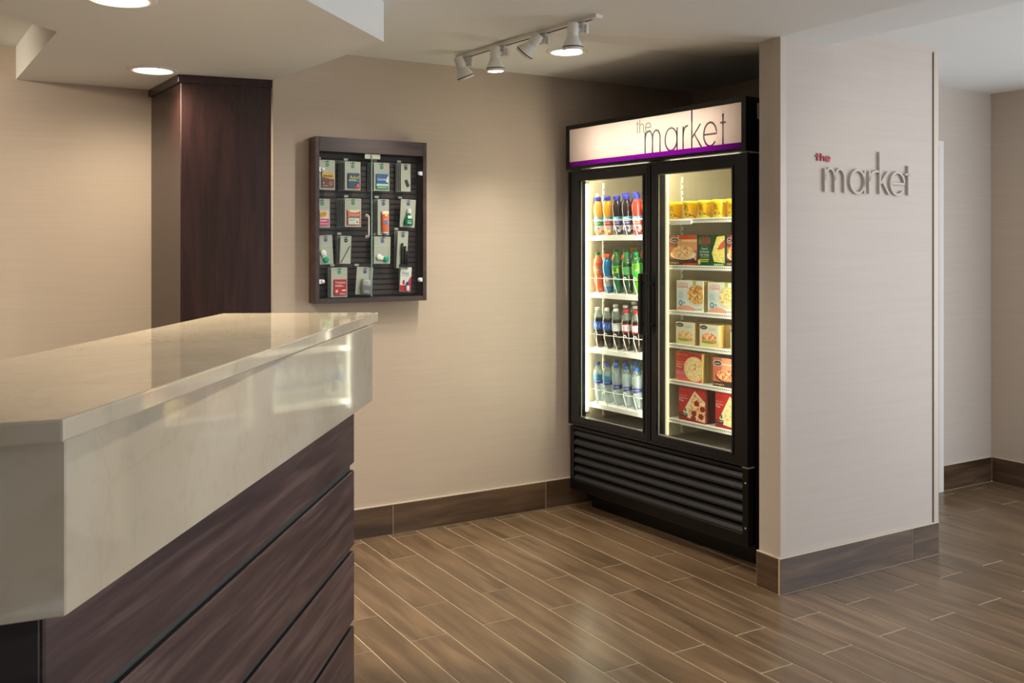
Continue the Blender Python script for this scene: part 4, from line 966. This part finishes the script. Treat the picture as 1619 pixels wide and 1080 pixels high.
SY = soda('soda_bottle', liq(34, 66, 34), PETG, CAPG, [(0.098, 0.139, pc(70, 150, 84))], a)
a = Art(); a.poly([(-0.024, 0.112), (0.018, 0.138), (-0.024, 0.138)], pc(236, 236, 226)); a.poly([(-0.018, 0.110), (0.016, 0.128), (0.020, 0.138), (0.004, 0.134), (-0.014, 0.122)], pc(206, 44, 50)); a.text('Mtn', -0.012, 0.131, 0.014, 0.006, pc(30, 110, 50), 0.2); a.text('DEW', 0.003, 0.122, 0.026, 0.012, pc(226, 40, 46), 0.2, 18); a.text('DEW', 0.0032, 0.1222, 0.020, 0.006, pc(244, 240, 236), 0.2, 18)
def dew(body, cap): return soda('soda_bottle', body, PETG, cap, [(0.098, 0.139, pc(40, 168, 64))], a)
SL = dew(liq(84, 160, 20), CAPG); SLL = dew(liq(122, 206, 44), CAPL)
CO = liq(40, 24, 14)
a = Art(); globe(a, -0.012, 0.118, 0.0115); a.text('pepsi', 0.012, 0.118, 0.024, 0.010, pc(240, 244, 250), 0, 80)
CB = soda('soda_bottle', CO, PET, CAPW, [(0.096, 0.139, pc(30, 92, 186))], a)
a = Art(); a.poly([(-0.022, 0.108), (0.0, 0.112), (0.022, 0.128), (-0.022, 0.132)], pc(206, 36, 48)); a.rect(-0.024, 0.098, 0.024, 0.107, pc(40, 60, 110)); a.text('diet pepsi', 0.002, 0.135, 0.030, 0.006, pc(40, 60, 120))
CD = soda('soda_bottle', CO, PET, CAPW, [(0.096, 0.139, pc(212, 214, 216))], a)
a = Art(); a.text('Diet', -0.010, 0.124, 0.014, 0.010, pc(120, 130, 150), 0.2); a.ell(0.012, 0.120, 0.0055, 0.0085, pc(70, 72, 76)); a.ell(0.012, 0.120, 0.003, 0.005, pc(214, 214, 216)); a.text('Dr Pepper', 0.0, 0.110, 0.034, 0.006, pc(150, 30, 44), 0.1)
CR = soda('soda_bottle', CO, PET, CAPR, [(0.096, 0.103, pc(190, 36, 50)), (0.103, 0.134, pc(226, 226, 228)), (0.134, 0.140, pc(190, 36, 50))], a)
def water(cap, lab, art, up=0): return bottle('water_bottle', P_WATER, WATER, PET, 0.165, cap, 0.0140, 0.1980, 0.0145, lab, art)
a = Art(); a.text('Aquafina', 0, 0.112, 0.032, 0.009, pc(236, 244, 250)); a.poly([(-0.022, 0.118), (-0.006, 0.134), (0.004, 0.124), (0.014, 0.136), (0.022, 0.118)], pc(60, 150, 176))
WA = water(CAPN, [(0.098, 0.120, pc(48, 62, 150)), (0.120, 0.146, pc(40, 130, 160))], a)
a = Art(); a.text('purified', 0, 0.097, 0.030, 0.007, pc(232, 240, 250)); a.rect(-0.010, 0.089, 0.012, 0.0905, pc(150, 170, 220))
WP = water(CAPS, [(0.086, 0.108, pc(30, 40, 124))], a)
USED = set()
def place(proto, i, j, z, label, group, kindname=None):
    if proto.name not in USED: o = proto; USED.add(proto.name)
    else: o = copy_tree(proto)
    jit = random.uniform(-0.002, 0.002)
    o.matrix_world = FM @ T(colx(i)+jit, 0.144+0.063*j, z+(0.144+0.063*j-0.106)*math.tan(SLOPE)+0.0036) @ Matrix.Rotation(R(5), 4, 'X') @ Matrix.Rotation(random.uniform(-0.12, 0.12), 4, 'Z')
    o['label'] = label; o['group'] = group
ORD = ['first', 'second', 'third', 'fourth', 'fifth', 'sixth', 'seventh']
SHN = ['top', 'second', 'third', 'lowest']
def nm(p): return {JA.name: 'amber juice bottle with pale spout cap', JO.name: 'orange juice bottle with blue cap', JG.name: 'dark purple juice bottle with blue cap', JC.name: 'red juice bottle with blue cap', JP.name: 'pale juice bottle with blue cap',
                   SO_.name: 'orange soda bottle with green cap', SB.name: 'blue sports drink bottle with orange cap', SG.name: 'dark green soda bottle with yellow label patch', SY.name: 'olive green soda bottle with slanted yellow label', SL.name: 'lime green soda bottle with green cap', SLL.name: 'light lime soda bottle with lime cap',
                   CB.name: 'cola bottle with blue label and white cap', CD.name: 'cola bottle with silver label and white cap', CR.name: 'cola bottle with white label and red cap', WA.name: 'water bottle with teal label', WP.name: 'clear water bottle with navy label'}[p.name]
ROWS = [
 [[JA, JO, JG, JG, JC, JP, JP], [None, None, JG, JG, JC, JC, JP], [None, None, None, None, JC, JC, JP]],
 [[SO_, SB, SG, SY, SL, SLL, SLL], [None, SO_, SO_, SG, SG, SL, SLL], [None, None, SB, SO_, SO_, SG, SL], [None, None, None, SB, SB, SO_, SO_]],
 [[CB, CB, CD, CR, CR, CR, CR], [None, CB, CD, CD, CR, CR, CR], [None, None, CB, CD, CB, CB, CR], [None, None, None, CB, CB, CB, CB]],
 [[WA, WA, WP, WP, WP, WP, WP], [None, WA, WA, WP, WP, WP, WP], [None, None, WA, WP, WP, WP, WP], [None, None, WA, WA, WA, WP, WP]]]
for si, rows in enumerate(ROWS):
    for j, row in enumerate(rows):
        for i, p in enumerate(row):
            if p is None: continue
            if j == 0: place(p, i, j, LZ[si], '%s, %s in front, %s bottle shelf' % (nm(p), ORD[i], SHN[si]), 'bottles on the %s shelf' % SHN[si])
            else: place(p, i, j, LZ[si], '%s, row %s, %s column, %s bottle shelf' % (nm(p), ['', 'two', 'three', 'four'][j], ORD[i], SHN[si]), 'bottles on the %s shelf' % SHN[si])

# ------------------------------------------------------------------ tubs
M_YEL = mat('tub_yellow', (240, 182, 26), 0.35, grain=0.03); M_YLID = mat('tub_lid_yellow', (255, 232, 60), 0.3, grain=0.02)
def tub(flavour, blot, name):
    root = thing('noodle_tub', Matrix(), 'x', 'tub')
    rb, rt, h = 0.0325, 0.0360, 0.076
    kid(MB().lathe([(0, 0), (rb-0.002, 0), (rb, 0.002), (rt, h), (rt, h+0.001)], M_YEL, 28).build('tub_body', root))
    kid(MB().lathe([(rt+0.0002, h-0.004), (rt+0.0022, h-0.003), (rt+0.0022, h+0.010), (rt+0.001, h+0.0115), (0, h+0.0115)], M_YLID, 28).build('tub_lid', root))
    a = Art(); k = pc(70, 58, 20)
    for q in range(5): a.ell(-0.016+0.004*q*0.5, 0.052-q*0.002, 0.0100-0.0018*q, 0.0125-0.002*q, [k, pc(228, 190, 60)][q % 2], 16)
    a.text(name, -0.010, 0.030, 0.020, 0.006, k, 0.15)
    a.rect(-0.024, 0.019, 0.006, 0.025, pc(84, 80, 110)); a.ell(0.010, 0.006, 0.022, 0.012, pc(*blot), 16, 0, 180); a.ell(-0.012, 0.006, 0.012, 0.008, pc(150, 180, 60), 14, 0, 180); a.rect(0.006, 0.052, 0.022, 0.054, pc(210, 170, 30)); a.rect(0.008, 0.048, 0.020, 0.050, pc(210, 170, 30))
    mb = MB()
    def fn(p, q, l):
        rr = rb+(rt-rb)*q/h+0.0003+l; th = -math.pi/2+0.62+p/rt
        return (rr*math.cos(th), rr*math.sin(th), q)
    a.emit(mb, fn); kid(mb.build('print', root)); return root
for i, (bl, word, what) in enumerate([((196, 120, 70), 'noodles', 'yellow tub with brown food picture'), ((120, 96, 50), 'noodles', 'yellow tub with dark food picture'), ((150, 190, 70), 'noodles', 'yellow tub with green food picture'), ((206, 196, 70), 'noodles', 'yellow tub with pale food picture'), ((230, 170, 60), 'noodles', 'yellow tub with orange food picture')]):
    t = tub(word, bl, word)
    xt = fr_pt(1069+23.2*i, 330, 0.150)[0]
    t.matrix_world = FM @ T(xt, 0.148, RZ_[0]); t['label'] = '%s, %s on the top freezer shelf' % (what, ORD[i]); t['group'] = 'yellow tubs on the top shelf'

# ------------------------------------------------------------------ frozen meal boxes
FD_MEAT = food('food_meatballs', [(120, 60, 34), (196, 120, 60), (226, 176, 90), (240, 214, 150)], 70)
FD_PASTA = food('food_pasta', [(196, 92, 56), (224, 158, 96), (238, 200, 140), (246, 226, 180)], 80)
FD_GREEN = food('food_greens', [(96, 130, 40), (222, 210, 110), (240, 232, 180), (232, 160, 110)], 75)
FD_YEL = food('food_omelette', [(216, 176, 60), (244, 226, 110), (250, 240, 160), (224, 196, 90)], 90)
FD_PIZZA = food('food_pizza', [(170, 40, 34), (222, 150, 90), (244, 214, 150), (248, 230, 190)], 75)
FD_CHEESE = food('food_cheese', [(214, 120, 70), (240, 214, 150), (248, 232, 186), (210, 180, 90)], 90)
FD_LAS = food('food_lasagna', [(186, 40, 30), (226, 84, 52), (240, 170, 110), (248, 226, 190)], 85)
WHT = pc(240, 240, 232); BLK_ = pc(30, 28, 28)
def oval(a, cx, cy, rx, ry, border=(240, 236, 226)):
    a.ell(cx, cy, rx*1.15, ry*1.2, pc(*border), 22); a.ell(cx, cy, rx, ry, BLK_, 22); a.text("Stouffer's", cx, cy, rx*1.5, ry*0.95, WHT)
def art_lasagna(a, w, h):
    a.rect(0.0, h*0.25, w, h*0.62, pc(190, 112, 84)); a.rect(w*0.3, h*0.5, w, h, pc(224, 160, 118)); a.rect(w*0.36, h*0.86, w, h, pc(206, 84, 50)); a.rect(w*0.45, h*0.78, w*0.98, h*0.85, pc(244, 200, 140))
    a.rect(0, 0, w, h*0.2, pc(84, 50, 40)); a.rect(w*0.5, 0, w, h*0.08, pc(170, 56, 40))
    a.ell(w*0.5, h*0.36, w*0.46, h*0.17, pc(246, 236, 216)); a.ell(w*0.5, h*0.43, w*0.40, h*0.22, FD_PASTA); a.poly([(w*0.84, h*0.4), (w*0.90, h*0.38), (w*0.97, h*0.18), (w*0.94, h*0.18)], WHT)
    oval(a, w*0.2, h*0.83, w*0.15, h*0.075); a.text('Lasagna', w*0.19, h*0.08, w*0.34, h*0.08, pc(246, 226, 160))
def art_green(a, w, h):
    a.rect(w*0.02, h*0.7, w*0.14, h*0.94, pc(40, 130, 60)); a.text('LEAN', w*0.29, h*0.90, w*0.34, h*0.11, pc(226, 70, 46)); a.text('CUISINE', w*0.27, h*0.78, w*0.42, h*0.12, pc(226, 70, 46))
    for k, t in enumerate(('Cheese &', 'Fire-Roasted', 'Chili Tamale')): a.text(t, w*0.25, h*(0.57-0.10*k), w*(0.24, 0.32, 0.32)[k], h*0.075, WHT)
    a.text('market style', w*0.25, h*0.67, w*0.22, h*0.03, pc(170, 210, 120)); a.rect(w*0.13, h*0.28, w*0.41, h*0.30, pc(150, 190, 150))
    a.poly([(w*0.97, h*0.98), (w*0.70, h*0.95), (w*0.52, h*0.42), (w*0.60, h*0.14), (w*0.97, h*0.10)], FD_YEL); a.poly([(w*0.97, h*0.86), (w*0.84, h*0.74), (w*0.72, h*0.56), (w*0.80, h*0.52), (w*0.97, h*0.60)], pc(206, 90, 66)); a.ell(w*0.76, h*0.36, w*0.18, h*0.18, FD_YEL)
    a.rect(w*0.10, h*0.19, w*0.42, h*0.225, pc(220, 216, 60)); a.rect(w*0.13, h*0.13, w*0.40, h*0.16, pc(200, 206, 60)); a.ell(w*0.07, h*0.13, w*0.05, h*0.09, pc(226, 206, 110)); a.rect(w*0.6, h*0.02, w*0.94, h*0.08, pc(150, 196, 120))
def art_white(fd):
    def f(a, w, h):
        a.rect(w*0.02, h*0.35, w*0.4, h*0.7, pc(206, 222, 226)); a.ell(w*0.74, h*0.53, w*0.40, h*0.36, pc(214, 212, 202)); a.ell(w*0.76, h*0.55, w*0.34, h*0.31, fd)
        a.text('LEAN', w*0.26, h*0.90, w*0.34, h*0.08, pc(222, 130, 120)); a.text('CUISINE', w*0.24, h*0.80, w*0.42, h*0.09, pc(206, 70, 70))
        for k in range(3): a.rect(w*0.05, h*(0.58-0.07*k), w*0.27, h*(0.60-0.07*k), pc(150, 170, 180))
        a.ell(w*0.16, h*0.26, w*0.075, h*0.09, pc(60, 110, 150)); a.ell(w*0.16, h*0.26, w*0.045, h*0.055, pc(190, 214, 226)); a.rect(w*0.26, h*0.24, w*0.34, h*0.31, pc(100, 190, 214))
        a.ell(w*0.36, 0.004, w*0.34, h*0.16, pc(222, 160, 136), 16, 0, 180); a.text('meatballs', w*0.80, h*0.08, w*0.3, h*0.05, pc(60, 70, 80)); a.poly([(w*0.62, h), (w*0.76, h), (w*0.72, h*0.86), (w*0.64, h*0.88)], pc(170, 186, 70))
    return f
def art_sand(top):
    def f(a, w, h):
        a.rect(0, 0, w, h*0.22, pc(220, 206, 150)); a.ell(w*0.5, h*0.30, w*0.44, h*0.12, pc(238, 214, 160)); a.ell(w*0.5, h*0.26, w*0.40, h*0.10, pc(196, 160, 90)); a.ell(w*0.5, h*0.42, w*0.38, h*0.20, top); a.ell(w*0.42, h*0.22, w*0.3, h*0.06, pc(150, 170, 60))
        oval(a, w*0.22, h*0.86, w*0.17, h*0.075, (90, 90, 84)); a.text('oven baked', w*0.66, h*0.84, w*0.34, h*0.035, pc(120, 130, 130)); a.text('sandwich', w*0.66, h*0.78, w*0.34, h*0.04, pc(90, 100, 104))
    return f
def art_pizza(a, w, h):
    a.rect(0, 0, w, h*0.36, pc(216, 96, 76)); a.rect(0, h*0.82, w*0.5, h, pc(180, 30, 30)); a.ell(w*0.74, h*0.86, w*0.22, h*0.12, pc(170, 36, 36)); a.ell(w*0.72, h*0.45, w*0.40, h*0.42, pc(236, 206, 150)); a.ell(w*0.74, h*0.46, w*0.34, h*0.36, FD_CHEESE); a.ell(w*0.74, h*0.52, w*0.12, h*0.12, FD_PIZZA)
    a.text('LEAN CUISINE', w*0.25, h*0.90, w*0.42, h*0.07, pc(246, 150, 110)); a.text('Deep Dish', w*0.20, h*0.64, w*0.32, h*0.06, pc(248, 190, 120)); a.text('Margherita', w*0.21, h*0.56, w*0.34, h*0.06, pc(250, 226, 200)); a.text('Pizza', w*0.15, h*0.48, w*0.2, h*0.06, pc(250, 226, 200)); a.rect(w*0.04, h*0.22, w*0.34, h*0.29, pc(196, 110, 190))
def art_red_las(a, w, h):
    a.rect(0, h*0.3, w, h, pc(206, 110, 84)); a.rect(w*0.4, h*0.55, w, h, pc(226, 160, 122)); a.rect(0, 0, w, h*0.17, pc(60, 34, 30)); a.ell(w*0.62, h*0.36, w*0.50, h*0.20, pc(60, 40, 36)); a.ell(w*0.62, h*0.40, w*0.46, h*0.20, FD_LAS); oval(a, w*0.22, h*0.80, w*0.18, h*0.085); a.rect(w*0.45, h*0.76, w, h*0.80, pc(248, 220, 190)); a.text('Lasagna', w*0.28, h*0.08, w*0.46, h*0.09, pc(244, 220, 120))
def art_slice(fd, pep):
    def f(a, w, h):
        a.rect(0, 0, w, h*0.12, pc(150, 22, 28)); a.poly([(w*0.60, h*0.92), (w*0.16, h*0.26), (w*0.34, h*0.10), (w, h*0.04), (w, h*0.62)], pc(240, 226, 190)); a.poly([(w*0.60, h*0.86), (w*0.36, h*0.36), (w*0.46, h*0.08), (w, h*0.06), (w, h*0.58)], fd)
        if pep:
            for x, y in ((0.58, 0.26), (0.84, 0.20), (0.68, 0.56), (0.90, 0.42), (0.56, 0.10)): a.ell(w*x, h*y, w*0.10, h*0.085, pc(150, 26, 30), 14)
        a.text('LEAN CUISINE', w*0.28, h*0.92, w*0.46, h*0.07, pc(238, 84, 60)); a.text('Deep Dish', w*0.17, h*0.73, w*0.28, h*0.055, pc(250, 180, 110)); a.text('Pepperoni' if pep else 'Four Cheese', w*0.18, h*0.66, w*0.3, h*0.055, pc(250, 240, 230)); a.text('Pizza', w*0.12, h*0.59, w*0.18, h*0.055, pc(250, 240, 230))
        a.rect(w*0.03, h*0.13, w*0.34, h*0.22, BLK_); a.text('no sugar', w*0.2, h*0.175, w*0.24, h*0.04, WHT); a.ell(w*0.26, h*0.32, w*0.04, h*0.06, pc(70, 130, 50))
    return f
def mealbox(u0, u1, v0, shelf, depth, base, side, art, label, n, spare_label, xw=None):
    y = 0.112; z = RZ_[shelf]
    x0, zt = fr_pt(u0, v0, y); x1, _ = fr_pt(u1, v0, y)
    if xw: x1 = x0+xw
    x1 = min(x1, 0.583); h = zt-z; w = x1-x0
    root = thing('frozen_meal_box', FM @ T(x0, y, z), label, 'box', 'frozen meal boxes')
    mb = MB().box(0, w, 0, depth, 0, h, side); b = mb.build('carton', root, 0.0008)
    m2 = MB(); A = Art(); A.rect(0.0005, 0.0005, w-0.0005, h-0.0005, base); art(A, w, h); A.emit(m2, lambda p, q, l: (min(max(p, 0.0005), w-0.0005), -l, min(max(q, 0.0005), h-0.0005)), 0.00012)
    m2.build('front_print', root)
    for k in range(n):
        c = thing('frozen_meal_box', FM @ T(x0+0.0015*(k+1), y+(depth+0.0015)*(k+1), z), ['first ', 'second '][k]+spare_label, 'box', 'frozen meal boxes')
        o = b.copy(); COL.objects.link(o); o.parent = c
KRAFT = pc(196, 164, 96); MAROON = pc(104, 34, 34)
mealbox(1058.2, 1102.3, 372.0, 1, 0.045, pc(150, 84, 64), pc(120, 60, 44), art_lasagna, 'brown lasagna carton with oval brand badge, second freezer shelf', 2, 'spare carton behind the brown lasagna carton')
mealbox(1102.9, 1147.3, 372.3, 1, 0.045, pc(34, 78, 50), pc(40, 84, 52), art_green, 'dark green carton with red lettering and yellow food', 2, 'spare carton behind the dark green carton')
mealbox(1149.0, 1172.0, 372.0, 1, 0.045, pc(140, 50, 44), pc(110, 44, 38), art_lasagna, 'brown-red carton beside the door frame, second freezer shelf', 0, '')
mealbox(1069.8, 1111.6, 443.0, 2, 0.036, pc(228, 230, 222), pc(214, 196, 150), art_white(FD_MEAT), 'white carton with meatball picture, third freezer shelf', 1, 'spare carton behind the white meatball carton')
mealbox(1119.0, 1163.0, 446.5, 2, 0.036, pc(228, 230, 222), pc(214, 196, 150), art_white(FD_GREEN), 'white carton with green vegetable picture beside the door frame', 1, 'spare carton behind the white vegetable carton')
mealbox(1068.6, 1098.6, 508.0, 3, 0.040, pc(226, 224, 206), KRAFT, art_sand(FD_PASTA), 'small cream carton with pale sandwich, fourth freezer shelf', 1, 'spare carton behind the pale sandwich carton')
mealbox(1106.0, 1136.6, 512.0, 3, 0.040, pc(226, 224, 206), KRAFT, art_sand(FD_LAS), 'small cream carton with red-topped sandwich, fourth freezer shelf', 2, 'spare carton behind the red-topped sandwich carton')
mealbox(1155.0, 1172.0, 517.5, 3, 0.040, pc(226, 224, 206), KRAFT, art_sand(FD_PASTA), 'small cream carton cut off by the door frame', 0, '')
mealbox(1068.4, 1109.6, 554.6, 4, 0.026, pc(196, 52, 44), KRAFT, art_pizza, 'red carton with round pizza in a bowl, fifth freezer shelf', 2, 'spare carton behind the red round pizza carton')
mealbox(1127.0, 1163.0, 564.0, 4, 0.034, pc(206, 110, 84), MAROON, art_red_las, 'pale red lasagna carton with oval badge, fifth freezer shelf', 1, 'spare carton behind the pale red lasagna carton')
mealbox(1073.3, 1115.2, 609.8, 5, 0.034, pc(190, 32, 36), MAROON, art_slice(FD_PIZZA, True), 'red carton with pepperoni pizza slice, lowest freezer shelf', 2, 'spare carton behind the pepperoni carton')
mealbox(1131.0, 1170.0, 618.5, 5, 0.034, pc(190, 32, 36), MAROON, art_slice(FD_CHEESE, False), 'red carton with cheese pizza slice, lowest freezer shelf', 2, 'spare carton behind the cheese pizza carton')
